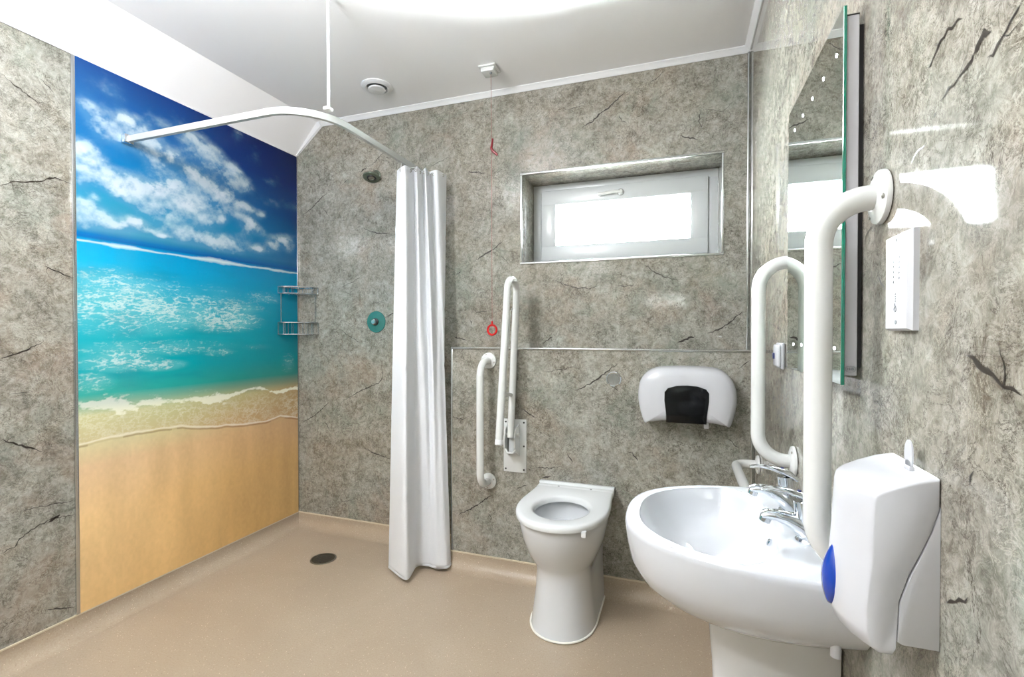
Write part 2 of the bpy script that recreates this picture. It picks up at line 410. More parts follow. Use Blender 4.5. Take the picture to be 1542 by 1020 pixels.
def wall(name, data, key=None, f=None):
    if key:
        c = crack_strips(key, f); mi = [0]*len(data[1])+[1]*len(c[1])
        data = join(data, c)
        # keep order: recalc does not reorder faces
        return struct(mk(name, data, STONE, mats=[CRACK], mi=mi, smooth=False))
    return struct(mk(name, data, STONE, smooth=False))
EPS = .0007
# back wall: profile with window opening, 0.3 m thick
WX0, WX1, WZ0, WZ1 = 1.47, 2.425, 1.566, 2.019
TH = .30
def yb(x0, x1, z0, z1): return box(x0, x1, 0, TH, z0, z1)
back = join(yb(-.2, WX0, 0, WZ0), yb(WX0, WX1, 0, WZ0), yb(WX1, W+.2, 0, WZ0), yb(-.2, WX0, WZ0, WZ1), yb(WX1, W+.2, WZ0, WZ1),
            yb(-.2, WX0, WZ1, 2.7), yb(WX0, WX1, WZ1, 2.7), yb(WX1, W+.2, WZ1, 2.7))
wall('wall_back', back, 'back', lambda a, b: (a, -EPS, b))
wall('wall_left', box(-.2, 0, REAR-.2, -.0, 0, 2.7), 'left', lambda a, b: (EPS, a, b))
wall('wall_right', box(W, W+.2, REAR-.2, -.0, 0, 2.7), 'right', lambda a, b: (W-EPS, a, b))
wall('wall_front', box(-.2, W+.2, REAR-.2, REAR, 0, 2.7))
BX = 1.146; BZ = 1.125
wall('wall_boxing', box(BX, W-.0005, BY, -.0005, .0, BZ), 'box', lambda a, b: (a, BY-EPS, b))
# floor with coved skirting
struct(mk('floor', box(-.2, W+.2, REAR-.2, TH, -.1, 0), VINYL, smooth=False))
def cove_poly(h=ZS, r=.065):
    p = [(0, 0), (r, 0)]
    for k in range(9):
        a = math.pi/2*k/8; p.append((r-r*math.sin(a)+.004*math.sin(a), r-r*math.cos(a)))
    p += [(.004, h), (0, h)]; q = []
    for a in p:
        if not q or (abs(q[-1][0]-a[0])+abs(q[-1][1]-a[1])) > 1e-5: q.append(a)
    return q
CP = cove_poly()
def skirt(name, data, cap):
    mi = [0]*len(data[1])+[1]*len(cap[1])
    return struct(mk(name, join(data, cap), VINYL, mats=[CAPL], mi=mi, angle=50))
skirt('baseboard_left', prism(CP, REAR, -.001, lambda p, q, h: (p, h, q+.0005)), box(0, .006, REAR, -.002, ZS, ZS+.006))
skirt('baseboard_back', prism(CP, .001, BX-.001, lambda p, q, h: (h, -p, q+.0007)), box(.002, BX-.001, -.006, 0, ZS, ZS+.006))
skirt('baseboard_boxing', prism(CP, BX-.004, W-.001, lambda p, q, h: (h, BY-p, q+.0009)), box(BX-.004, W-.001, BY-.006, BY, ZS, ZS+.006))
skirt('baseboard_right', prism(CP, REAR, BY-.05, lambda p, q, h: (W-p, h, q+.0005)), box(W-.006, W, REAR, BY-.05, ZS, ZS+.006))
# ceiling: flat with a sloping eaves strip on the left
CX = .17
struct(mk('ceiling', prism([(-.2, ZE-.2129), (CX, ZC), (W+.1, ZC), (W+.1, 2.8), (-.2, 2.8)], REAR-.1, TH-.01, lambda p, q, h: (p, h, q)), CEIL, smooth=False))
# trims
def trim(n, d, mat=WTRIM, angle=35): return struct(mk('trim_%d' % n, d, mat, angle=angle))
cv = .024
trim(1, prism([(0, ZC), (0, ZC-cv), (-.004, ZC-cv), (-.012, ZC-.012), (-cv, ZC-.004), (-cv, ZC)], CX+.02, W, lambda p, q, h: (h, p, q)))
# sloping cove along the eaves slope on the back wall
sl = Vector((CX, 0, ZC))-Vector((0, 0, ZE)); sn = Vector((sl.z, 0, -sl.x)).normalized()
def slp(s, d, y): p = Vector((0, 0, ZE))+sl*s+sn*d; return (p.x, y, p.z)
tv = [slp(0, 0, -.001), slp(0, .006, -.001), slp(1.0, .036, -.001), slp(1.04, 0, -.001), slp(0, 0, -.012), slp(0, .004, -.012), slp(1.0, .03, -.012), slp(1.04, 0, -.02)]
trim(2, (tv, [(0, 1, 2, 3), (4, 7, 6, 5), (0, 4, 5, 1), (1, 5, 6, 2), (2, 6, 7, 3), (3, 7, 4, 0)]))
trim(3, prism([(W, ZC), (W, ZC-cv), (W-.004, ZC-cv), (W-cv, ZC-.004), (W-cv, ZC)], REAR, -cv, lambda p, q, h: (p, h, q)))
trim(4, box(.001, .007, REAR, 0, ZE-.006, ZE+.0), WTRIM)
# aluminium profiles
trim(5, box(.0, .008, -1.181, -1.168, ZS+.006, ZE-.006, .0015), ALU)
trim(6, join(box(0.0005, .010, -.010, -.0005, ZS+.006, ZE, .002)), ALU)
trim(7, box(W-.012, W-.0005, -.012, -.0005, BZ, ZT, .003), ALU)
trim(8, box(BX-.002, BX+.008, BY-.003, BY+.008, ZS+.006, BZ, .0015), ALU)
trim(9, box(BX-.002, W-.001, BY-.004, BY+.010, BZ-.008, BZ+.003, .0015), ALU)
trim(10, box(W-.012, W-.0005, BY-.010, BY-.0005, ZS+.006, BZ-.009, .003), ALU)
fr = []
t_ = .011
for x0, x1, z0, z1 in ((WX0-t_, WX1+t_, WZ1, WZ1+t_), (WX0-t_, WX1+t_, WZ0-t_, WZ0), (WX0-t_, WX0, WZ0, WZ1), (WX1, WX1+t_, WZ0, WZ1)):
    fr.append(box(x0, x1, -.005, .008, z0, z1, .0018))
trim(11, join(*fr), ALU)
# ------------------------------------------------------------------ window
FY = .20
win = bpy.data.objects.new('window_1', None); COL.objects.link(win); win.location = (1.9475, FY, WZ0); ORG['window_1'] = Vector(win.location); win['kind'] = 'structure'
def frame(x0, x1, z0, z1, w, y0, y1, bev=.004):
    return join(box(x0, x1, y0, y1, z0, z0+w, bev), box(x0, x1, y0, y1, z1-w, z1, bev), box(x0, x0+w, y0, y1, z0+w*.9, z1-w*.9, bev), box(x1-w, x1, y0, y1, z0+w*.9, z1-w*.9, bev))
mk('window_frame', frame(WX0+.001, WX1-.001, WZ0+.001, WZ1-.001, .045, FY, FY+.06), UPVC, win)
sx0, sx1, sz0, sz1 = 1.520, 2.378, 1.596, 1.982
mk('sash', frame(sx0, sx1, sz0, sz1, .082, FY-.016, FY+.04, .006), UPVC, win)
mk('pane', box(sx0+.08, sx1-.08, FY+.012, FY+.018, sz0+.08, sz1-.08), GLASS, win, smooth=False)
mk('gasket', frame(sx0+.079, sx1-.079, sz0+.079, sz1-.079, .004, FY-.004, FY+.011, 0), DARK, win, smooth=False)
hx = 1.952; hz = sz1-.045
h1 = mk('handle', join(lathe([(.0, 0), (.017, 0), (.017, .006), (.013, .012), (.010, .02), (0, .02)], (hx, FY-.017, hz), (0, -1, 0), 24, False),
     tube(fillet([(hx, FY-.034, hz), (hx-.03, FY-.040, hz+.002), (hx-.115, FY-.036, hz-.006)], .02, 6), [(.008, .005)]*9, 12)), POWD, win)
# ------------------------------------------------------------------ beach mural: print on a glossy shower panel
def vnoise(x, y, seed):
    xi = np.floor(x).astype(np.int64); yi = np.floor(y).astype(np.int64); xf = x-xi; yf = y-yi
    def h(a, b):
        n = (a*374761393+b*668265263+seed*1442695041) & 0xffffffff
        n = ((n ^ (n >> 13))*1274126177) & 0xffffffff
        return ((n ^ (n >> 16)) & 0xffff)/65535.
    u = xf*xf*(3-2*xf); v = yf*yf*(3-2*yf)
    return (h(xi, yi)*(1-u)+h(xi+1, yi)*u)*(1-v)+(h(xi, yi+1)*(1-u)+h(xi+1, yi+1)*u)*v
def fbm(x, y, seed, octv=6, g=.5):
    s = np.zeros_like(x); a = 1.; tot = 0
    for i in range(octv):
        s += a*vnoise(x*2**i+i*17.3, y*2**i+i*9.1, seed+i*7); tot += a; a *= g
    return s/tot
def sstep(a, b, x):
    t = np.clip((x-a)/(b-a), 0, 1); return t*t*(3-2*t)
def mural_mesh():
    U0, Z0, Z1 = 1.167, ZS+.006, ZE-.006
    nu, nz = 440, 820
    # finer columns are not needed at the far side
    u = np.linspace(0, U0, nu); z = np.linspace(Z0, Z1, nz)
    uu, zz = np.meshgrid(u, z)
    lin = lambda c: np.array(s2l(c))
    def grid(rows):
        us = np.array([0, .36, .70, 1.17]); out = np.zeros(uu.shape+(3,))
        zs_ = [r[0] for r in rows]; cols = np.array([[s2l(c) for c in r[1]] for r in rows])
        for ch in range(3):
            rowv = np.array([np.interp(u, us, cols[i, :, ch]) for i in range(len(rows))])  # rows x nu
            for j in range(nu): out[:, j, ch] = np.interp(z, zs_, rowv[:, j])
        return out
    base = grid([
     (.10, ((222, 184, 130), (222, 182, 124), (206, 166, 108), (196, 160, 104))),
     (.45, ((226, 190, 140), (224, 184, 130), (208, 168, 112), (196, 158, 106))),
     (.66, ((214, 182, 146), (214, 180, 138), (206, 168, 124), (188, 152, 114))),
     (.74, ((206, 192, 152), (206, 190, 146), (196, 168, 128), (176, 150, 112))),
     (.865, ((206, 204, 160), (194, 198, 154), (182, 176, 132), (174, 150, 112))),
     (.95, ((60, 186, 170), (50, 182, 170), (40, 158, 146), (60, 140, 130))),
     (1.05, ((10, 182, 190), (0, 176, 184), (0, 160, 168), (0, 142, 150))),
     (1.20, ((30, 186, 200), (20, 182, 194), (0, 166, 180), (0, 138, 158))),
     (1.35, ((50, 192, 212), (30, 180, 206), (0, 162, 190), (0, 142, 170))),
     (1.50, ((0, 186, 226), (0, 170, 216), (0, 156, 200), (0, 146, 184))),
     (1.57, ((0, 176, 220), (0, 160, 212), (0, 146, 196), (0, 134, 180))),
     (1.585, ((0, 110, 180), (0, 104, 172), (0, 92, 160), (0, 84, 150))),
     (1.60, ((0, 120, 190), (20, 120, 185), (20, 110, 170), (24, 96, 160))),
     (1.63, ((90, 160, 205), (70, 150, 200), (50, 130, 190), (50, 106, 170))),
     (1.75, ((60, 156, 210), (24, 150, 205), (20, 130, 195), (20, 92, 160))),
     (1.90, ((10, 120, 200), (0, 128, 205), (10, 100, 180), (4, 60, 135))),
     (2.10, ((40, 110, 190), (24, 92, 176), (10, 55, 140), (4, 34, 105))),
     (2.30, ((26, 74, 160), (16, 58, 146), (8, 36, 112), (6, 24, 84)))])
    wx = uu+.05*(fbm(uu*5, zz*5, 3)-.5); wz = zz+.05*(fbm(uu*5+9, zz*5, 5)-.5)
    # clouds
    keep = np.ones_like(uu); brt = np.zeros_like(uu)
    n1 = fbm(uu*8, zz*10, 11, 6, .58); n2 = fbm(uu*30, zz*34, 19, 5, .6)
    for cu, cz, ru, rz, b in CLOUDS:
        d2 = ((wx-cu)/(ru*1.3))**2+((wz-cz)/(rz*1.15))**2; g = np.exp(-d2*.95)
        keep *= 1-np.clip(b*g*1.05, 0, .98); brt = np.maximum(brt, b*np.exp(-d2*.55))
    dens = 1-keep
    dd = dens*1.05+(n1-.5)*1.35+(n2-.5)*.55
    up = int(.022/(Z1-Z0)*nz)
    lit = dd-np.roll(dd, -up, axis=0)
    al = sstep(.30, .82, dd)*(.30+.70*brt)
    veil_ = sstep(.05, .6, dens+(n1-.5)*.6)*.42
    al = np.maximum(al, veil_)
    al = np.where(zz > 1.602, al, 0)*sstep(1.602, 1.625, zz)
    shade = np.clip(.42+1.1*lit+.9*(n2-.5)+.55*(brt-.55)+.5*(al-.6), 0, 1)[..., None]
    ccol = lin((104, 156, 196))*(1-shade)+lin((224, 232, 238))*shade
    # high thin veil on the left upper sky
    al = al*.96
    col = base*(1-al[..., None])+ccol*al[..., None]
    pk = np.exp(-(((uu-.20)/.085)**2+((zz-2.17)/.045)**2)**1.5)*.0
    # sea foam: stretched ridged noise
    q1 = np.abs(fbm(uu*13+2*fbm(uu*4, zz*6, 2), zz*42, 31, 5, .6)-.5)*2
    q2 = np.abs(fbm(uu*30+3*fbm(uu*7, zz*9, 4), zz*80, 37, 4, .6)-.5)*2
    rid = np.clip(1-q1*5.0, 0, 1)*.62+np.clip(1-q2*4.0, 0, 1)*.62
    def el(cu, cz, ru, rz, k): return k*np.clip(1.2-np.sqrt(((uu-cu)/ru)**2+((zz-cz)/rz)**2), 0, 1)
    fd = np.maximum.reduce([el(.22, 1.32, .42, .15, 1.05), el(.10, 1.40, .22, .09, .9), el(.5, 1.33, .5, .10, .75), el(.3, 1.13, .5, .05, .65), el(.64, 1.27, .28, .075, 1.25), el(.72, 1.33, .22, .05, .8), el(.42, 1.26, .2, .06, .8), el(.16, 1.08, .20, .055, 1.05), el(.33, 1.05, .14, .03, 1.1), el(.05, 1.0, .1, .06, .7),
        el(.45, 1.12, .2, .03, .6), el(.62, 1.10, .12, .025, .7), el(.85, 1.12, .14, .03, .4), el(1.08, 1.02, .08, .09, .45), el(.9, 1.40, .2, .05, .5), el(.6, 1.40, .35, .08, .35), el(.3, 1.46, .3, .03, .25)])
    sea = sstep(1.56, 1.54, zz)*sstep(.92, .97, zz)
    veil = (sstep(.1, .9, fd)*.6*fbm(uu*8, zz*14, 51, 4))[..., None]*sea[..., None]
    col = col*(1-veil)+lin((150, 226, 226))*veil
    fo = np.clip(rid*fd*1.25+(n2-.5)*.5*fd-.12, 0, 1)*sea
    fo = sstep(.10, .85, fo)[..., None]*.85
    col = col*(1-fo)+lin((216, 240, 234))*fo
    dk = (sstep(.5, .9, fbm(uu*6, zz*20, 61, 4))*.25*sea)[..., None]
    col = col*(1-dk)+lin((0, 132, 150))*dk
    # far breaking wave
    lz = 1.568+.006*(fbm(uu*9, zz*0, 71, 3)-.5)*2
    th = .0035+.006*np.exp(-((uu-.17)/.07)**2)+.009*np.exp(-((uu-.62)/.13)**2)+.004*np.exp(-((uu-1.0)/.1)**2)
    wv = np.clip(1-np.abs(zz-lz)/(th*(.8+.8*(n2))), 0, 1)**.6
    col = col*(1-wv[..., None]*.92)+lin((225, 238, 235))*wv[..., None]*.92
    # shore break: lacy line
    tz = np.interp(uu, [0, .155, .352, .625, .9, 1.17], [.915, .885, .895, .872, .872, .842])+.05*(fbm(uu*6, zz*0, 81, 3)-.5)
    thk = np.interp(uu, [0, .15, .35, .6, .8, 1.17], [.024, .026, .013, .018, .009, .013])*(.55+.9*fbm(uu*14, zz*9, 83, 3))
    d = (zz-tz)/thk
    s1 = np.clip(1.1-np.abs(d)*.75, 0, 1)+(fbm(uu*20, zz*46, 91, 6, .65)-.5)*2.6
    s1 = sstep(.28, .75, s1)*sstep(3.0, 1.2, np.abs(d))
    lace = np.maximum(np.clip(1-np.abs(fbm(uu*16, zz*26, 93, 5, .62)-.5)*20, 0, 1), .8*np.clip(1-np.abs(fbm(uu*34, zz*50, 94, 5, .62)-.5)*14, 0, 1))*sstep(0, .05, tz-zz)*(.3+.9*fbm(uu*7, zz*12, 96, 3))
    ez = np.interp(uu, [0, .21, .42, .51, .62, .78, .92, 1.02, 1.17], [.752, .765, .752, .728, .715, .697, .690, .705, .668])+.012*(fbm(uu*12, zz*0, 95, 3)-.5)
    lace *= sstep(0, .01, zz-ez)*.55
    sh = np.maximum(s1, lace)[..., None]*.88
    shore = (sstep(ez-.001, ez+.001, zz))[..., None]
    wet = base
    col = col*(1-sh*shore)+lin((238, 240, 226))*sh*shore
    # thin white edge with a dark line of wet sand beneath it
    ed = np.clip(1-np.abs(zz-ez-.004)/(.007*(.5+fbm(uu*20, zz*0, 97, 3))), 0, 1)[..., None]
    dl = np.clip(1-np.abs(zz-ez+.006)/.006, 0, 1)[..., None]*(fbm(uu*8, zz*0, 99, 3) > .45)[..., None]
    col = col*(1-dl*.5)+lin((120, 84, 56))*dl*.5
    col = col*(1-ed*.85)+lin((240, 236, 224))*ed*.85
    # sand grain and soft streaks
    below = (1-sstep(ez-.012, ez, zz))[..., None]
    str_ = (fbm(uu*16, zz*3.5, 103, 5)-.5)[..., None]; gr = (fbm(uu*90, zz*60, 107, 2)-.5)[..., None]
    col = col*(1+below*(.22*str_+.10*gr))
    hi = sstep(1.59, 1.62, zz)[..., None]*(1-al[..., None])
    tone = (np.array([.74, .78, .80])*(1-hi)+np.array([.60, .80, .66])*hi)*(1-below)+np.array([1.10, 1.12, 1.10])*below
    shal = (1-sstep(.86, .92, zz))[..., None]*(1-below)
    tone = tone*(1-shal)+np.array([1.0, .98, .92])*shal
    col = np.clip(col*tone, 0, 1)
    # mesh
    ys = -1.167+uu
    V = np.stack([np.full(uu.shape, .006), ys, zz], -1).reshape(-1, 3)
    idx = np.arange(nu*nz).reshape(nz, nu)
    Q = np.stack([idx[:-1, :-1], idx[:-1, 1:], idx[1:, 1:], idx[1:, :-1]], -1).reshape(-1, 4)
    return V, Q, col.reshape(-1, 3)
V, Q, CC = mural_mesh()
me = bpy.data.meshes.new('beach_mural')
loc = Vector((0.0, -.583, ZS+.006))
# border verts for the panel's edges and back
bx = box(.0005, .0058, -1.167, -.0005, ZS+.006, ZE-.006)
nv = len(V); Vall = np.vstack([V, np.array(bx[0])])-np.array(loc)
me.vertices.add(len(Vall)); me.vertices.foreach_set('co', Vall.astype(np.float32).ravel())
Fb = [tuple(i+nv for i in f) for f in bx[1]]
allq = np.vstack([Q, np.array(Fb)])
me.loops.add(allq.size); me.loops.foreach_set('vertex_index', allq.ravel().astype(np.int32))
me.polygons.add(len(allq)); me.polygons.foreach_set('loop_start', np.arange(0, allq.size, 4, dtype=np.int32))
me.update(calc_edges=True)
ca = me.color_attributes.new('print', 'FLOAT_COLOR', 'POINT')
arr = np.ones((len(Vall), 4), np.float32); arr[:nv, :3] = CC; arr[nv:, :3] = .6
ca.data.foreach_set('color', arr.ravel())
mm, t, b = nt('beach_print')
at = t.nodes.new('ShaderNodeAttribute'); at.attribute_name = 'print'
tc = t.nodes.new('ShaderNodeTexCoord'); gn = noise(t, tc.outputs['Object'], 220, 2, .5)
c = mix(t, mapr(t, gn, .3, .7, 0, .08), at.outputs['Color'], mix(t, 1., at.outputs['Color'], (.75, .78, .8), 'MULTIPLY'))
t.links.new(c, b.inputs['Base Color']); b.inputs['Roughness'].default_value = .13; b.inputs['Specular IOR Level'].default_value = .4
me.materials.append(mm)
mu = bpy.data.objects.new('beach_mural', me); COL.objects.link(mu); mu.location = loc
tag(mu, 'tall glossy printed shower panel of a turquoise sea, clouds and sandy beach', 'mural')

# ------------------------------------------------------------------ shower rail and curtain
TZ = 2.027
rail = root('curtain_rail', (.985, -.97, TZ-.0125), 'white curved shower curtain rail from the beach mural round to the back wall', 'curtain rail')
rp = fillet([(.012, -.985, TZ), (.988, -.985, TZ), (.988, -.008, TZ)], .20, 20)
def profile_sweep(path, hw, hh):
    P = [Vector(p) for p in path]; rings = []
    for i, p in enumerate(P):
        t = (P[min(i+1, len(P)-1)]-P[max(i-1, 0)]).normalized(); n = Vector((-t.y, t.x, 0))
        rings.append([p+n*a+Vector((0, 0, b)) for a, b in ((-hw, -hh), (hw, -hh), (hw, -hh+.003), (hw, hh-.003), (hw-.003, hh), (-hw+.003, hh), (-hw, hh-.003), (-hw, -hh+.003))])
    return loft(rings)
mk('track', profile_sweep(rp, .008, .0135), simple('rail_white_enamel', (178, 181, 178), .25, var=.01), rail)
mk('wall_bracket', join(box(.0065, .030, -1.004, -.966, TZ-.019, TZ+.019, .004)), CHROME, rail)['label'] = 'chrome wall bracket'
mk('wall_bracket', box(.968, 1.008, -.026, -.0005, TZ-.018, TZ+.018, .004), WTRIM, rail)
mk('ceiling_rod', join(tube([(1.0, -.905, TZ+.012), (1.0, -.905, ZC)], .006, 14), lathe([(.018, 0), (.018, .004), (.006, .010)], (1.0, -.905, ZC), (0, 0, -1), 20), box(.985, 1.012, -.92, -.89, TZ+.008, TZ+.02, .003)), WTRIM, rail)
TOP = [(.952, -.368), (1.014, -.396), (1.006, -.31), (1.036, -.325), (1.010, -.235), (1.042, -.25), (1.016, -.165), (1.062, -.165), (1.070, -.075)]
BOT = [(.872, -.33), (1.02, -.405), (1.0, -.275), (1.05, -.250), (1.085, -.256), (1.12, -.252), (1.155, -.235), (1.15, -.192), (1.10, -.188)]
def cr(P, s):
    n = len(P)-1; x = s*n; i = min(int(x), n-1); f = x-i
    p0, p1, p2, p3 = [Vector(P[min(max(k, 0), n)]) for k in (i-1, i, i+1, i+2)]
    return .5*((2*p1)+(p2-p0)*f+(2*p0-5*p1+4*p2-p3)*f*f+(3*p1-p0-3*p2+p3)*f**3)
NS, NT = 150, 90; V = []; F = []
for j in range(NT+1):
    t = j/NT; z = 1.99-(1.99-.022)*t
    for i in range(NS+1):
        s = i/NS; zt = 1.985+.055*min(1, s*1.25); z = zt-(zt-.022)*t; a = cr(TOP, s); b2 = cr(BOT, s); k = t**.92
        p = a*(1-k)+b2*k
        wob = .004*math.sin(s*40+t*5)*math.sin(math.pi*t)+.0025*math.sin(s*17-t*9)
        cre = sum(.0016*math.exp(-((z-zc)/.006)**2) for zc in (.42, .78, 1.03, 1.32, 1.70))
        V.append((p.x+wob*.6-cre, p.y-wob-cre, z+(.004*math.sin(s*9) if j == NT else 0)))
for j in range(NT):
    for i in range(NS):
        a = j*(NS+1)+i; F.append((a, a+1, a+NS+2, a+NS+1))
cur = root('shower_curtain', (1.0, -.28, .03), 'white shower curtain gathered at the end of the rail, hanging to the floor', 'shower curtain')
cm = mk('drape', (V, F), FAB, cur, angle=180)
sm = cm.modifiers.new('thick', 'SOLIDIFY'); sm.thickness = .0012
hem = []
for zc, dz in ((.026, .006),):
    t = (1.99-zc)/(1.99-.022); k = t**.92
    hem.append(tube([((lambda p: (p.x, p.y, zc))(cr(TOP, i/100)*(1-k)+cr(BOT, i/100)*k)) for i in range(101)], [(dz, .0016)]*101, 8))
mk('hem', join(*hem), FAB, cur)
for s in (.065, .20, .33, .45, .57, .70, .82, .94):
    p = cr(TOP, s); 
    hk = mk('hook', join(tube([(p.x+.003, p.y, 1.972+.055*s), (p.x+.002, p.y, 1.99+.05*s), (.990, p.y, 2.008), (.986, p.y, 2.016)], .0016, 8)), POWD, cur)
    mk('eyelet', torus((p.x+.003, p.y-.002, 1.974+.055*s), .006, .0016, (0, 1, 0), 20, 6), STEEL, cur)

# ------------------------------------------------------------------ corner caddy
cad = root('corner_caddy', (.09, -.09, 1.19), 'chrome two-tier wire caddy in the corner beside the mural', 'shower caddy')
def quarter(R, z, inset=.012):
    out = []
    for k in range(25):
        a = math.pi/2*k/24; r = R*(1-.10*math.sin(2*a)); out.append((inset+r*math.sin(a), -inset-r*math.cos(a), z))
    return out
def tier(z0, z1, nm):
    tp = []; R = .155
    for z, r in ((z1, .003), (z0, .0022)):
        q = quarter(R, z); tp.append(tube([(.012, -.012, z)]+q+[(.012, -.012, z)], r, 8))
    o = mk(nm, join(*tp), CHROME, cad)
    q0, q1 = quarter(R, z0), quarter(R, z1); wires = []
    for k in range(0, 25, 4): wires.append(tube([q0[k], q1[k]], .0012, 6))
    for k in range(1, 4):
        wires.append(tube([(.012, -.012-R*k/4, z0), (.012, -.012-R*k/4, z1)], .0012, 6)); wires.append(tube([(.012+R*k/4, -.012, z0), (.012+R*k/4, -.012, z1)], .0012, 6))
    for w_ in wires: mk('side_wire', w_, CHROME, cad)
    fl = []
    for k in range(1, 9):
        c_ = k/9*R*.9*1.42; # lines parallel to the front, across the corner
        x = .012; fl.append(tube([(.012, -.012-min(c_, R), z0), (.012+min(c_, R), -.012, z0)], .0016, 6))
    mk('base_wire', join(*fl), CHROME, cad)
    return o
tier(1.435, 1.474, 'upper_basket'); tier(1.192, 1.262, 'lower_basket')
for x, y in ((.012, -.145), (.145, -.012)):
    mk('upright', tube([(x, y, 1.26), (x, y, 1.437)], .002, 8), CHROME, cad)
for x, y in ((.012, -.13), (.13, -.012)):
    for z in (1.472, 1.261):
        mk('wall_hook', box(max(x-.010, .0066), x+.010, y-.010, min(y+.010, -.001), z-.002, z+.006, .002), CHROME, cad)

# ------------------------------------------------------------------ shower valve and head
vl = root('shower_valve', (.576, -.01, 1.264), 'round shower push button on a teal-filmed disc between mural and curtain', 'shower control')
mk('wall_plate', lathe([(.062, 0.0), (.063, .003), (.061, .006), (.035, .008), (.02, .010)], (.576, 0, 1.264), (0, -1, 0), 48), TEAL, vl)['label'] = 'round plate with teal protective film'
mk('collar', lathe([(.021, .009), (.021, .018), (.018, .020)], (.576, 0, 1.264), (0, -1, 0), 32), DARK, vl)['label'] = 'black ring'
mk('push_button', lathe([(.016, .016), (.016, .030), (.012, .034), (.0, .034)], (.576, 0, 1.264), (0, -1, 0), 32, False), CHROME, vl)
hd = root('shower_head', (.575, -.03, 2.09), 'small angled metal shower head high on the stone back wall', 'shower head')
ax = Vector((.12, -.30, -.94)).normalized(); hc = Vector((.577, -.045, 2.092))
mk('wall_mount', join(tube([(.575, -.0005, 2.112), tuple(hc-ax*.004)], [.030, .022], 20), lathe([(.034, .0006), (.034, .004), (.028, .008)], (.575, 0, 2.112), (0, -1, 0), 28)), OLIVE, hd)
mk('spray_plate', lathe([(.022, -.012), (.046, -.004), (.049, 0), (.046, .005), (.03, .006)], hc, ax, 40), OLIVE, hd)
mk('nozzle_ring', join(torus(hc+ax*.007, .022, .004, ax, 32, 8)), DARK, hd)['label'] = 'black rubber ring'
mk('nozzle', lathe([(.018, .005), (.018, .009), (.006, .011)], hc, ax, 28), STEEL, hd)

# ------------------------------------------------------------------ floor drain
dr = root('floor_drain', (.467, -.325, 0), 'round steel floor drain in the beige shower floor', 'drain')
mk('rim', lathe([(.058, .0005), (.066, .0005), (.066, .003), (.058, .004)], (.467, -.325, 0), (0, 0, 1), 48, False), STEEL, dr)
mk('drain_cover', lathe([(.0, .0006), (.058, .0006), (.058, .0022), (0, .0026)], (.467, -.325, 0), (0, 0, 1), 48, False), simple('dark_drain_steel', (104, 98, 84), .45, .8, var=.25, scale=220), dr)
mk('slot', join(*[box(.467-math.sqrt(.0023-(.01*k)**2)+.006, .467+math.sqrt(.0023-(.01*k)**2)-.006, -.325+.01*k-.0012, -.325+.01*k+.0012, .0024, .0030) for k in range(-4, 5)]), DARK, dr, smooth=False)

# ------------------------------------------------------------------ ceiling fittings
ev = root('ceiling_vent', (.765, -.26, ZC), 'white round extractor vent in the ceiling near the curtain rail rod', 'air vent')
mk('outer_ring', lathe([(.050, .0), (.078, .0), (.080, .004), (.070, .011), (.056, .013), (.050, .006)], (.765, -.26, ZC), (0, 0, -1), 48, False), WTRIM, ev)
mk('vent_plug', lathe([(.0, .010), (.040, .012), (.044, .016), (.040, .021), (0, .024)], (.765, -.26, ZC), (0, 0, -1), 48, False), WTRIM, ev)
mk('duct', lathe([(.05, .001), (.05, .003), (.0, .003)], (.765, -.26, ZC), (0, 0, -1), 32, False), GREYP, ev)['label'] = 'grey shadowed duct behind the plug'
pc = root('ceiling_pull_switch', (1.378, -.227, ZC), 'white square pull-cord alarm switch on the ceiling above the red ring', 'pull switch')
M45 = Matrix.Rotation(math.radians(20), 3, 'Z')
mk('switch_box', rot_data(join(box(1.378-.043, 1.378+.043, -.227-.043, -.227+.043, ZC-.010, ZC-.0005, .003), box(1.378-.034, 1.378+.034, -.227-.034, -.227+.034, ZC-.030, ZC-.009, .006)), Matrix.Rotation(0, 3, 'Z'), (1.378, -.227, ZC)), POWD, pc)
mk('cord_outlet', lathe([(.007, .029), (.006, .036), (.002, .040)], (1.39, -.24, ZC), (0, 0, -1), 16), GREYP, pc)
cd = root('alarm_pull_cord', (1.396, -.24, 1.215), 'thin red alarm pull cord with a red ring hanging left of the window', 'pull cord')
mk('cord', tube([(1.39, -.24, ZC-.038), (1.394, -.24, 2.1), (1.395, -.24, 1.6), (1.396, -.24, 1.247)], .0011, 8), CORD, cd)
mk('pull_ring', torus((1.396, -.24, 1.214), .0235, .0052, (.1, 1, 0), 36, 10), RED, cd)['label'] = 'bright red pull ring'
mk('toggle', join(tube([(1.396, -.24, 1.238), (1.396, -.24, 1.256)], .005, 10)), RED, cd)
mk('cord_tassel', tube([(1.400, -.242, 2.128), (1.397, -.244, 2.100), (1.394, -.244, 2.083), (1.402, -.244, 2.068), (1.414, -.242, 2.058), (1.424, -.24, 2.046)], [.004, .0055, .0065, .007, .007, .004], 10), CRIM, cd)['label'] = 'folded crimson triangle pull'

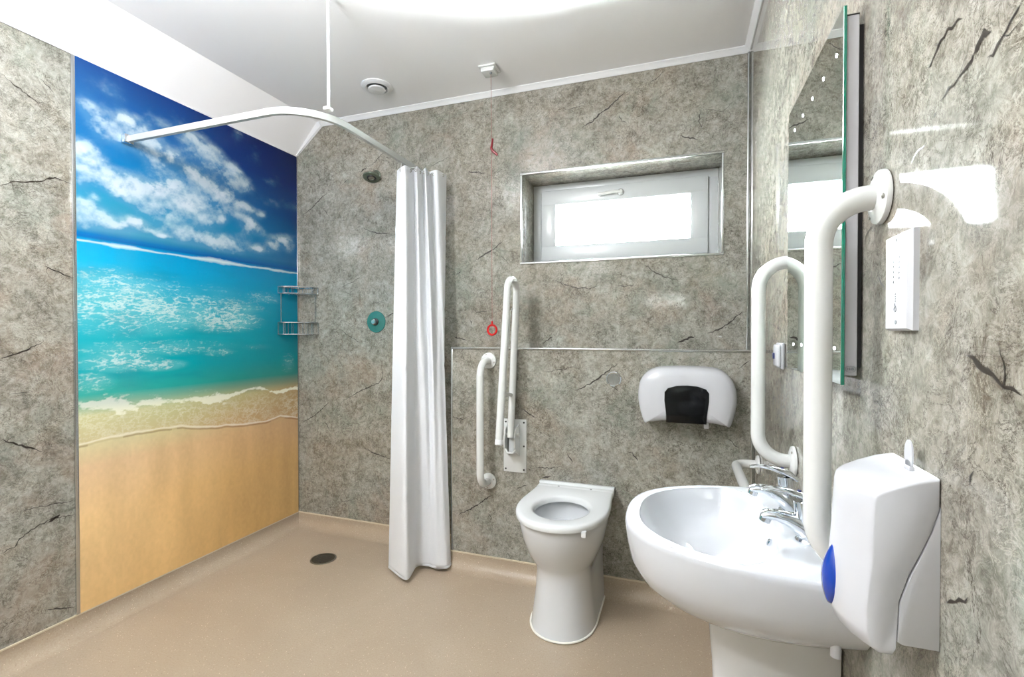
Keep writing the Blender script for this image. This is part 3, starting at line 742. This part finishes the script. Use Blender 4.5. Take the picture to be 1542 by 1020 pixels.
# ------------------------------------------------------------------ grab rails
def flange(c, axis, R, parent, screws=3, rot=.5):
    a = Vector(axis).normalized(); c = Vector(c)
    o = mk('flange', lathe([(R, .0006), (R, .003), (R*.97, .007), (R*.72, .011), (R*.55, .013)], c, a, 40), POWD, parent)
    up = Vector((0, 0, 1)); x = up; y = a.cross(x)
    for k in range(screws):
        t = 2*math.pi*k/screws+rot; p = c+x*R*.78*math.cos(t)+y*R*.78*math.sin(t)
        mk('screw', lathe([(.0, .008), (.0038, .008), (.0042, .0105), (.0, .0120)], p, a, 12, False), STEEL, o)
    return o
GRP = 'white wall grab rails'
def grab(name, label, pts, r, R, axes, rot=.5, fr=.07):
    t = root(name, pts[0], label, 'grab rail', GRP)
    mk('rail_tube', tube(fillet(pts, fr, 12), r, 24), POWD, t)
    flange(pts[0], axes, R, t, rot=rot); flange(pts[-1], axes, R, t, rot=rot+.6)
    return t
xw = W-.001
grab('grab_rail', 'large white vertical grab rail nearest the camera, in front of the mirror', [(xw, -1.527, 1.405), (xw-.083, -1.527, 1.405), (xw-.083, -1.527, .838), (xw, -1.527, .838)], .0192, .041, (-1, 0, 0), .35, .068)
grab('grab_rail', 'white vertical grab rail on the right wall between mirror and back wall', [(xw, -.944, 1.388), (xw-.088, -.944, 1.388), (xw-.088, -.944, .858), (xw, -.944, .858)], .0178, .040, (-1, 0, 0), .9, .07)
grab('grab_rail', 'short horizontal white grab rail on the right wall behind the basin taps', [(xw, -.33, .69), (xw-.085, -.33, .69), (xw-.085, -.90, .69), (xw, -.90, .69)], .0165, .036, (-1, 0, 0), .2, .045)
grab('grab_rail', 'white vertical grab rail between the shower curtain and the toilet', [(1.352, BY-.001, 1.062), (1.352, BY-.112, 1.062), (1.352, BY-.112, .463), (1.352, BY-.001, .463)], .0175, .040, (0, -1, 0), .3, .07)

# hinged rail folded up against the wall
hr = root('hinged_support_rail', (1.49, BY, .65), 'white hinged support rail folded up between the curtain and the toilet', 'support rail')
mk('back_plate', box(1.432, 1.549, BY-.006, BY-.0006, .520, .780, .003), POWD, hr)
for x, z in ((1.444, .765), (1.537, .765), (1.537, .650), (1.444, .535), (1.537, .535)):
    mk('screw', lathe([(.0, .0055), (.0045, .0055), (.0045, .008), (0, .009)], (x, BY, z), (0, -1, 0), 12, False), DARK, hr)
hx0 = 1.487
pA0 = (hx0, -.39, .705); pA1 = (hx0, -.268, 1.455); pB1 = (hx0, -.138, 1.455); pB0 = (hx0, -.232, .700)
mk('rail_tube', tube(fillet([pA0, pA1, pB1, pB0], .058, 12), .0168, 22), POWD, hr)
mk('end_cap', lathe([(.0178, 0), (.0178, .022), (.012, .026)], (hx0, -.39+.0033, .705+.018), Vector(pA0)-Vector(pA1), 22), WTRIM, hr)
mk('cross_brace', tube([(hx0, -.372, .905), (hx0, -.30, .918), (hx0, -.207, .90)], .0085, 12), POWD, hr)
# hinge housing: U-shaped bracket standing off the plate
yo = BY-.006
ub = []
for sx in (-1, 1):
    x = hx0+sx*.026-.003
    poly = [(yo, .76), (yo-.060, .742), (yo-.074, .70), (yo-.070, .655), (yo-.045, .628), (yo, .60)]
    ub.append(prism(poly, x, x+.006, lambda p, q, h: (h, p, q)))
ub.append(tube([(hx0-.026, yo-.055, .645), (hx0-.014, yo-.060, .628), (hx0+.014, yo-.060, .628), (hx0+.026, yo-.055, .645)], .006, 10))
mk('hinge_bracket', join(*ub), POWD, hr)
mk('hinge_pin', lathe([(.006, -.034), (.006, .036), (.009, .037), (.009, .042)], (hx0, yo-.045, .715), (1, 0, 0), 16), POWD, hr)
mk('hinge_block', box(hx0-.014, hx0+.014, yo-.040, yo-.0005, .62, .73, .004), UPVC, hr)
mk('roll_holder_arm', tube(fillet([(hx0+.004, -.315, .93), (hx0+.010, -.285, 1.20), (hx0+.01, -.262, 1.30), (hx0+.012, -.24, 1.315)], .02, 4), .0035, 8), POWD, hr)['label'] = 'thin bent wire for a toilet roll'

# ------------------------------------------------------------------ toilet
TXC = 1.795
toi = root('toilet', (TXC, -.40, 0), 'white back-to-wall toilet with an open seat and no lid', 'toilet')
def dring(z, hw, ym, yf, hb, yb=BY-.004, n=64, ex=2.2):
    # closed ring: start back-left, along the left side, round the front, back along the right
    out = []; L = []
    ns = 10
    for k in range(ns):
        s = k/ns; e = s*s*(3-2*s); L.append((-(hb+(hw-hb)*e), yb+(ym-yb)*s))
    nf = n-2*ns
    for k in range(nf+1):
        a = math.pi*k/nf; c_, s_ = math.cos(a), math.sin(a)
        x = -hw*(abs(c_)**(2/ex))*(1 if c_ >= 0 else -1); y = ym-(ym-yf)*abs(s_)**(2/ex); L.append((x, y))
    for k in range(ns-1, -1, -1):
        s = k/ns; e = s*s*(3-2*s); L.append((hb+(hw-hb)*e, yb+(ym-yb)*s))
    return [(TXC+x, y, z) for x, y in L]
NR = len(dring(0, .1, -.4, -.6, .1))
pr = [dring(z, hw, ym, yf, hb) for z, hw, ym, yf, hb in (
 (.004, .134, -.42, -.598, .134), (.02, .132, -.42, -.595, .132), (.08, .124, -.42, -.585, .126), (.16, .115, -.42, -.575, .122), (.215, .112, -.42, -.571, .122),
 (.245, .114, -.42, -.573, .122), (.268, .124, -.42, -.584, .122), (.300, .142, -.42, -.607, .124), (.335, .156, -.42, -.627, .130), (.38, .170, -.42, -.650, .142), (.42, .177, -.42, -.662, .155), (.448, .180, -.42, -.668, .165), (.458, .177, -.42, -.665, .166))]
def ell(z, cy, a, b_):
    # matches the ordering of dring: back-left -> front -> back-right
    out = []
    for k in range(NR):
        th = math.radians(100)+math.radians(340)*k/(NR-1) if False else 2*math.pi*(k+.5)/NR
        out.append((TXC-a*math.sin(th), cy+b_*math.cos(th), z))
    return out
# inner bowl
pr += [ell(.456, -.46, .128, .150), ell(.44, -.46, .118, .142), ell(.40, -.46, .112, .135), ell(.36, -.455, .100, .12), ell(.31, -.45, .078, .092), ell(.285, -.45, .055, .065)]
mk('pan', loft(pr), CERAM, toi, angle=60)
mk('water', loft([ell(.312, -.45, .0775, .0915), ell(.3125, -.45, .01, .01)], False), clear_glass('toilet_water', (.86, .92, .92)), toi)
mk('flush_ledge', join(tube([(TXC+.095*math.cos(math.radians(a)), -.455+.118*math.sin(math.radians(a)), .385) for a in range(20, 161, 7)], .007, 8)), CERAM, toi)
mk('sealant_bead', tube([(p[0]*1.0+(p[0]-TXC)*.012, p[1]-.001, .006) for p in pr[0]], .0042, 8), SEAL, toi)
# seat
def sring(z, g): return dring(z, .189+g, -.44, -.688-g, .176+g, yb=-.235, ex=2.15)
sr = [sring(.462, -.006), sring(.464, -.001), sring(.474, .001), sring(.484, -.001), sring(.4885, -.007), sring(.489, -.02)]
def sell(z, g): return ell(z, -.478, .112-g, .132-g)
sr += [sell(.4885, -.014), sell(.486, -.006), sell(.478, 0), sell(.464, .001)]
NRr = len(sr[0])
v_, f_ = loft(sr, False, False)
f_ += [((len(sr)-1)*NRr+k, (len(sr)-1)*NRr+(k+1) % NRr, (k+1) % NRr, k) for k in range(NRr)]
seat = mk('seat', (v_, f_), SEATM, toi, angle=50)
mk('seat_buffer', box(TXC+.112, TXC+.132, -.646, -.626, .443, .468, .005), SEATM, seat)
mk('hinge_cover', join(box(TXC-.176, TXC+.176, -.240, BY-.004, .459, .4885, .007), box(TXC-.176, TXC+.176, BY-.026, BY-.002, .486, .499, .004)), SEATM, toi)
mk('hinge_screw', join(*[lathe([(.005, 0), (.005, .0015)], (TXC+s*.075, -.222, .4885), (0, 0, 1), 14) for s in (-1, 1)][:1]), GREYP, toi)
mk('hinge_screw', lathe([(.005, 0), (.005, .0015)], (TXC+.075, -.222, .4885), (0, 0, 1), 14), GREYP, toi)

# flush button
fb = root('flush_button', (1.965, BY, .99), 'round chrome flush button on the wall above the toilet', 'flush button')
mk('bezel', lathe([(.034, .0), (.034, .004), (.030, .007), (.024, .006)], (1.965, BY, .99), (0, -1, 0), 40), CHROME, fb)
mk('button', join(prism([(.022*math.cos(math.radians(a)), .022*math.sin(math.radians(a))) for a in range(94, 268, 6)], 0, 1, lambda p, q, h: (1.965+p, BY-.004-.006*h, .99+q)),
   ), CHROME, fb)
mk('button', prism([(.022*math.cos(math.radians(a)), .022*math.sin(math.radians(a))) for a in range(-86, 88, 6)], 0, 1, lambda p, q, h: (1.965+p, BY-.004-.0045*h, .99+q)), CHROME, fb)

# ------------------------------------------------------------------ toilet roll dispenser
td = root('toilet_roll_dispenser', (2.278, BY, .93), 'wide white toilet roll dispenser with a black window, on the wall beside the toilet', 'toilet roll dispenser')
OUT = [(2.103, .817), (2.086, .87), (2.078, .925), (2.084, .985), (2.108, 1.025), (2.15, 1.049), (2.21, 1.056), (2.278, 1.058), (2.345, 1.056), (2.40, 1.049), (2.44, 1.022), (2.463, .98), (2.470, .925), (2.462, .87), (2.446, .817), (2.43, .818), (2.37, .827), (2.278, .830), (2.18, .827), (2.12, .818)]
def smooth_closed(P, n):
    out = []
    m = len(P)
    for i in range(m):
        p0, p1, p2, p3 = [Vector(P[(i+k) % m]) for k in (-1, 0, 1, 2)]
        for j in range(n):
            f = j/n; out.append(.5*((2*p1)+(p2-p0)*f+(2*p0-5*p1+4*p2-p3)*f*f+(3*p1-p0-3*p2+p3)*f**3))
    return out
SO = smooth_closed(OUT, 4); cc = Vector((2.275, .935))
def oring(y, s, g=0): return [((cc+(p-cc)*s).x, y, (cc+(p-cc)*s).y) for p in SO]
mk('cover', loft([oring(BY-.001, 1.0), oring(BY-.06, 1.0), oring(BY-.088, .985), oring(BY-.103, .95), oring(BY-.113, .88), oring(BY-.119, .70), oring(BY-.121, .4)]), PLAST, td, angle=60)
WIN = [(2.196, .826), (2.192, .87), (2.186, .92), (2.187, .955), (2.20, .972), (2.235, .983), (2.278, .986), (2.32, .983), (2.352, .972), (2.364, .955), (2.364, .92), (2.357, .87), (2.352, .826)]
wc = Vector((2.275, .90))
def wring(dy, s): return [((wc+(Vector(p)-wc)*s).x, BY-.112-dy, (wc+(Vector(p)-wc)*s).y) for p in WIN]
mk('viewing_window', loft([wring(-.03, 1), wring(.004, 1), wring(.0115, .96), wring(.0145, .8)]), BLACK, td, angle=50)['label'] = 'glossy black window'
mk('catch', box(2.343, 2.362, BY-.10, BY-.07, .806, .830, .003), PLAST, td)

# ------------------------------------------------------------------ wash basin
BYC = -1.267
ba = root('washbasin', (2.40, BYC, 0), 'large white pedestal washbasin on the right wall', 'washbasin')
def bring(z, s, n=96, A=.402, B=.254, ex=2.5, xc=W-.002, lift=.22):
    # half super-ellipse against the wall plus the straight wall side
    out = []
    for k in range(n):
        a = -math.pi/2+math.pi*k/(n-1); c_, s_ = math.cos(a), math.sin(a)
        u_ = 1-s*max(0, c_)**(2/ex); out.append((xc-A*s*max(0, c_)**(2/ex), BYC+B*s*(abs(s_)**(2/ex))*(1 if s_ >= 0 else -1), z+(.8-z)*lift*max(0, u_)**1.6))
    m = 24
    for k in range(1, m):
        out.append((xc, BYC+B*s*(1-2*k/m), z+(.8-z)*lift))
    return out
rn = [bring(z, s) for z, s in ((.600, .44), (.603, .52), (.614, .62), (.632, .74), (.659, .86), (.686, .935), (.717, .975), (.753, .992), (.785, 1.0), (.795, .997), (.8, .985), (.8, .97))]
NB = len(rn[0])
def bell(z, cx, a, b_, ex=2.3):
    out = []
    ref = bring(.8, .925)
    for p in ref:
        th = math.atan2(p[1]-BYC, p[0]-cx); c_, s_ = math.cos(th), math.sin(th)
        r = (abs(c_/a)**ex+abs(s_/b_)**ex)**(-1/ex); r = min(r, math.hypot(p[0]-cx, p[1]-BYC)*(1-.25*max(0, (.7985-z)/.1)))
        out.append((cx+r*c_, BYC+r*s_, z))
    return out
rn += [bring(.8, .955), bell(.8, 2.306, .147, .231, 2.35), bell(.7985, 2.306, .142, .227), bell(.794, 2.306, .137, .222), bell(.784, 2.306, .132, .216), bell(.765, 2.307, .124, .207), bell(.742, 2.31, .112, .190), bell(.72, 2.313, .094, .163), bell(.702, 2.316, .07, .12), bell(.690, 2.32, .045, .075), bell(.684, 2.32, .02, .03)]
mk('bowl', loft(rn), CERAM2, ba, angle=70)
# pedestal
def pring(z, a, b_, n=40):
    out = []
    for k in range(n):
        t_ = -math.pi/2+math.pi*k/(n-1); out.append((W-.09-(a-.09)*max(0, math.cos(t_))**.85, BYC+b_*math.sin(t_), z))
    return out+[(W-.003, BYC+b_, z), (W-.003, BYC-b_, z)]
mk('pedestal', loft([pring(.0015, .225, .090), pring(.02, .222, .088), pring(.30, .212, .080), pring(.50, .222, .084), pring(.615, .232, .092)]), CERAM, ba, angle=60)
mk('waste', lathe([(.02, 0), (.021, .003), (.012, .005)], (2.32, BYC, .683), (0, 0, 1), 28), CHROME, ba)['label'] = 'chrome waste'
mk('overflow', lathe([(.008, 0), (.008, .004), (.005, .006)], (2.428, BYC-.025, .768), (-.9, 0, .4), 20), CHROME, ba)['label'] = 'chrome overflow hole'
mk('wall_bolt', tube([(2.495, BYC-.215, .705), (2.495, BYC-.215, .668)], .008, 12), PLAST, ba)

# taps: built once, then copied
def make_tap(y, label):
    t = root('basin_tap', (2.485, y, .80), label, 'tap', 'lever taps on the washbasin')
    x0 = 2.487
    mk('base', lathe([(.024, 0), (.025, .003), (.022, .006)], (x0, y, .8), (0, 0, 1), 28), CHROME, t)
    path = [(x0, y, .803), (x0-.003, y, .814), (x0-.011, y, .825), (x0-.024, y, .834), (x0-.040, y, .841), (x0-.058, y, .845), (x0-.074, y, .845), (x0-.084, y, .843)]
    mk('spout', tube(path, [(.020, .021), (.019, .021), (.0185, .020), (.017, .019), (.013, .0175), (.0105, .017), (.009, .0155), (.006, .013)], 24), CHROME, t, angle=60)
    mk('outlet', lathe([(.0105, 0), (.0105, .012), (.008, .014)], (x0-.074, y, .842), (-.35, 0, -1), 20), CHROME, t)
    mk('cartridge', tube([(x0-.006, y, .812), (x0-.010, y, .858), (x0-.012, y, .878)], [.0185, .0165, .0165], 24), CHROME, t)
    v, f = tube([(x0+.012, y, .872), (x0-.002, y, .882), (x0-.018, y, .889), (x0-.042, y, .895), (x0-.066, y, .897), (x0-.084, y, .894)], [(.004, .013), (.007, .0175), (.007, .0165), (.0045, .0125), (.0035, .0105), (.0025, .007)], 20)
    mk('lever', (v, f), CHROME, t, angle=60)
    mk('temperature_dot', lathe([(.0035, 0), (.0035, .002)], (x0-.018, y, .8955), (0, 0, 1), 12), NAVY, t)
    return t
tp = make_tap(-1.345, 'chrome lever tap on the washbasin nearer the soap dispenser')
c2 = tp.copy(); COL.objects.link(c2); c2.location = (2.485, -1.178, .80); c2['label'] = 'chrome lever tap on the washbasin farther from the soap dispenser'
for ch in list(tp.children):
    d_ = ch.copy(); COL.objects.link(d_); d_.parent = c2

# ------------------------------------------------------------------ soap dispenser
SD = root('soap_dispenser', (2.5, -1.64, .93), 'large white wall soap dispenser with a blue button, nearest the camera', 'soap dispenser')
y0, y1 = -1.708, -1.570
def dslab(prof, ya, yb_, bulge, er=.0035):
    ts = [-1, -.985, -.94, -.85, -.6, -.3, 0, .3, .6, .85, .94, .985, 1]
    ins = [er, er*.3, 0, 0, 0, 0, 0, 0, 0, 0, 0, er*.35, er]
    cx = sum(p[0] for p in prof)/len(prof); cz = sum(p[1] for p in prof)/len(prof); rings = []
    for t_, i_ in zip(ts, ins):
        y = (ya+yb_)/2+t_*(yb_-ya)/2; r = []
        for d_, z, fr_ in prof:
            dd = d_+bulge*fr_*(1-t_*t_); q = Vector((dd-cx, z-cz)); L = q.length; q = q*(1-i_/max(L, .01)*.9)
            r.append((W-max(0.0, (cx+q.x)), y, cz+q.y))
        rings.append(r)
    return loft(rings)
cover = [(.001, 1.029, 0), (.02, 1.025, .3), (.042, 1.016, .65), (.057, 1.008, .95), (.0625, 1.004, 1), (.0645, .998, 1), (.066, .97, 1), (.068, .93, 1), (.071, .89, 1), (.073, .86, 1), (.072, .835, 1), (.067, .818, 1), (.058, .812, .9), (.046, .812, .4), (.043, .818, .1), (.042, .84, 0), (.040, .877, 0), (.030, .91, 0), (.017, .943, 0), (.008, .968, 0), (.001, .995, 0)]
mk('front_cover', dslab(cover, y0, y1, .022), PLAST, SD, angle=50)
plate = [(.0, .996, 0), (.0075, .968, 0), (.0165, .942, 0), (.0295, .909, 0), (.0395, .877, 0), (.0412, .84, 0), (.0412, .829, 0), (.036, .826, 0), (.0, .826, 0)]
mk('back_plate', dslab(plate, y0+.0002, y1-.0002, 0, .002), PLAST, SD, angle=50)
# blue push button: teardrop on the front
yb2 = -1.639; rows = []
for k in range(21):
    s = k/20; z = .915-.086*s; w = .021*(math.sin(math.pi*min(1, s**1.25*.98+.02)))**.75+.0004; th = .012*math.sin(math.pi*s)**.7+.001
    d0 = .0875+.006*s-(.010 if s > .97 else 0)
    rows.append([(W-(d0+th*max(0, math.cos(a))-.010*(math.cos(a) < 0)), yb2+w*math.sin(a), z) for a in [2*math.pi*j/24 for j in range(24)]])
mk('push_button', loft(rows), BLUE, SD, angle=60)['label'] = 'blue teardrop push button'
# key tab standing on top
kp = [(.016*math.cos(a), .024*math.sin(a)) for a in [2*math.pi*k/28 for k in range(28)]]
kt = prism(kp, -.0015, .0015, lambda p, q, h: (W-.014+h*.6, -1.660+p*.72, 1.046+q*.78))
mk('key_tab', join(kt, box(W-.0165, W-.0105, -1.668, -1.652, 1.026, 1.032, .001)), PLAST, SD, angle=50)
mk('key_slot', prism([(p*.5, q*.22) for p, q in kp], -.0019, .0019, lambda p, q, h: (W-.014+h*.6, -1.660+p, 1.034+q)), GREYP, SD)

# ------------------------------------------------------------------ mirror
MI = root('led_mirror', (2.52, -1.23, 1.43), 'illuminated frameless mirror with green glass edges on the right wall', 'mirror')
my0, my1, mz0, mz1 = -1.451, -1.016, 1.112, 1.747
gx = 2.5075
gl = mk('glass_panel', box(gx, gx+.0052, my0, my1, mz0, mz1, .0008, 1), GREEN, MI, smooth=False); gl['label'] = 'green polished glass edge'
mk('reflective_face', box(gx-.0006, gx, my0+.0012, my1-.0012, mz0+.0012, mz1-.0012), MIRR, MI, smooth=False)
mk('housing', box(gx+.0054, 2.5315, my0+.004, my1-.02, mz0+.016, mz1-.016, .001, 1), GREYM, MI, smooth=False)
mk('housing_cap', box(gx+.0054, 2.5315, my0+.0035, my1-.02, mz1-.016, mz1-.0145), DARK, MI, smooth=False)
mk('shadow_gap_spacer', box(2.5317, W-.0007, my0+.012, my1-.03, mz0+.03, mz1-.03), DARK, MI, smooth=False)['label'] = 'recessed spacer, black to paint the shadow gap'  # its black paints the shadow between mirror housing and wall
Mt = Matrix(((1, 0, 0, 2.522), (0, 0, -1, my0+.0034), (0, 1, 0, 1.139), (0, 0, 0, 1)))
text('HiB', .0070, Mt, GREYP, 'logo_lettering', MI, .0003)
lo = [(.0072*(abs(math.cos(a))**.8)*(1 if math.cos(a) > 0 else -1), .0052*math.sin(a)) for a in [2*math.pi*k/32 for k in range(32)]]
mk('logo_ring', tube([(2.522+p, my0+.0034, 1.139+q) for p, q in lo], .0003, 6, closed=True), GREYP, MI)
for zz_, n_ in ((1.683, 5), (1.173, 5)):
    for k in range(n_):
        yy = my0+.036+.082*k
        mk('led', lathe([(.0, .0007), (.003, .0007), (.003, .0014), (0, .0016)], (gx, yy, zz_), (-1, 0, 0), 14, False), LEDM, MI)

# ------------------------------------------------------------------ alarm panel and little switch
AP = root('alarm_reset_panel', (W-.005, -1.61, 1.268), 'white rectangular control panel on the right wall above the soap dispenser', 'control panel')
def bevplate(x, y0, y1, z0, z1, th, bv):
    A = [(x, a, b) for a, b in ((y0, z0), (y1, z0), (y1, z1), (y0, z1))]
    B = [(x-th*.55, a, b) for a, b in ((y0, z0), (y1, z0), (y1, z1), (y0, z1))]
    C = [(x-th, a, b) for a, b in ((y0+bv, z0+bv*.6), (y1-bv*.5, z0+bv*.6), (y1-bv*.5, z1-bv*.6), (y0+bv, z1-bv*.6))]
    return loft([A, B, C])
mk('casing', bevplate(W, -1.647, -1.572, 1.203, 1.335, .0115, .005), PLAST, AP, smooth=False)
ic = []
xf = W-.0115
for (yy, zc) in ((-1.600, 1.288), (-1.618, 1.292)):
    for k in range(5):
        ic.append(lathe([(.0016 if k % 2 else .0022, 0), (.0012, .0005)], (xf, yy, zc-.007*k+.01), (-1, 0, 0), 10))
mk('indicator', join(*ic), GREYP, AP)['label'] = 'small grey indicator symbols'
sy = [torus((xf-.0002, -1.607, 1.232), .0034, .0006, (1, 0, 0), 18, 5), box(xf-.0006, xf, -1.6065, -1.6050, 1.233, 1.240), box(xf-.0006, xf, -1.6095, -1.6055, 1.2355, 1.2368)]
for k in range(4): sy.append(box(xf-.0005, xf, -1.6085, -1.6050, 1.2425+k*.0032, 1.2438+k*.0032))
mk('symbol', join(*sy), GREYP, AP)['label'] = 'small printed wheelchair symbol'
for zz_ in (1.326, 1.2145): mk('screw', lathe([(.0028, 0), (.0028, .0008)], (xf, -1.609, zz_), (-1, 0, 0), 12), GREYP, AP)
SW = root('wall_sensor_switch', (W-.007, -.755, 1.131), 'small white wall switch with a blue marker beside the far vertical rail', 'switch')
mk('casing', join(box(W-.010, W-.0007, -.812, -.722, 1.093, 1.170, .004, 3), box(W-.019, W-.009, -.806, -.728, 1.098, 1.165, .006, 3)), PLAST, SW)
mk('rocker', box(W-.0225, W-.0188, -.758, -.738, 1.121, 1.139, .0015), NAVY, SW)['label'] = 'dark blue marker'

# ------------------------------------------------------------------ added lamps, out of view
def lamp(x, y, z, r, label):  # made-up globe lights, added unseen to brighten ceiling and walls evenly
    L = root('added_lamp', (x, y, ZC), label, 'added fill light', 'added globe fill lights')
    mk('ceiling_rose', lathe([(.05, .0005), (.05, .012), (.012, .03)], (x, y, ZC), (0, 0, -1), 32), WTRIM, L)
    mk('flex', tube([(x, y, ZC-.02), (x, y, z+r*.95)], .004, 8), WTRIM, L)
    mk('globe', lathe([(max(.001, r*math.sin(math.pi*k/24)), r-r*math.cos(math.pi*k/24)) for k in range(25)], (x, y, z-r), (0, 0, 1), 40), FILL_GLOW, L)
    mk('globe_cap', lathe([(.03, 0), (.03, .02), (.01, .03)], (x, y, z+r-.006), (0, 0, 1), 24), CHROME, L)
lamp(1.05, -1.90, 2.15, .16, 'added globe fill light, out of view in the middle of the room')
lamp(1.10, -2.85, 2.29, .13, 'added globe fill light, out of view at the entrance end')

# ------------------------------------------------------------------ daylight
wd = bpy.data.worlds.new('daylight'); S.world = wd; wd.use_nodes = True
bg = wd.node_tree.nodes['Background']; bg.inputs[0].default_value = (.93, .97, 1, 1); bg.inputs[1].default_value = 50

# ------------------------------------------------------------------ camera
cam = bpy.data.cameras.new('camera'); co = bpy.data.objects.new('camera', cam); COL.objects.link(co)
co.location = (2.253, -2.402, 1.2); co.rotation_euler = (math.radians(90-.67), 0, math.radians(19.27))
cam.sensor_width = 36; cam.lens = 728.1/1542*36; cam.clip_start = .01
S.camera = co
S.view_settings.view_transform = 'Standard'; S.view_settings.look = 'None'; S.view_settings.gamma = 1
S.view_settings.use_curve_mapping = False; S.view_settings.exposure = 2.16
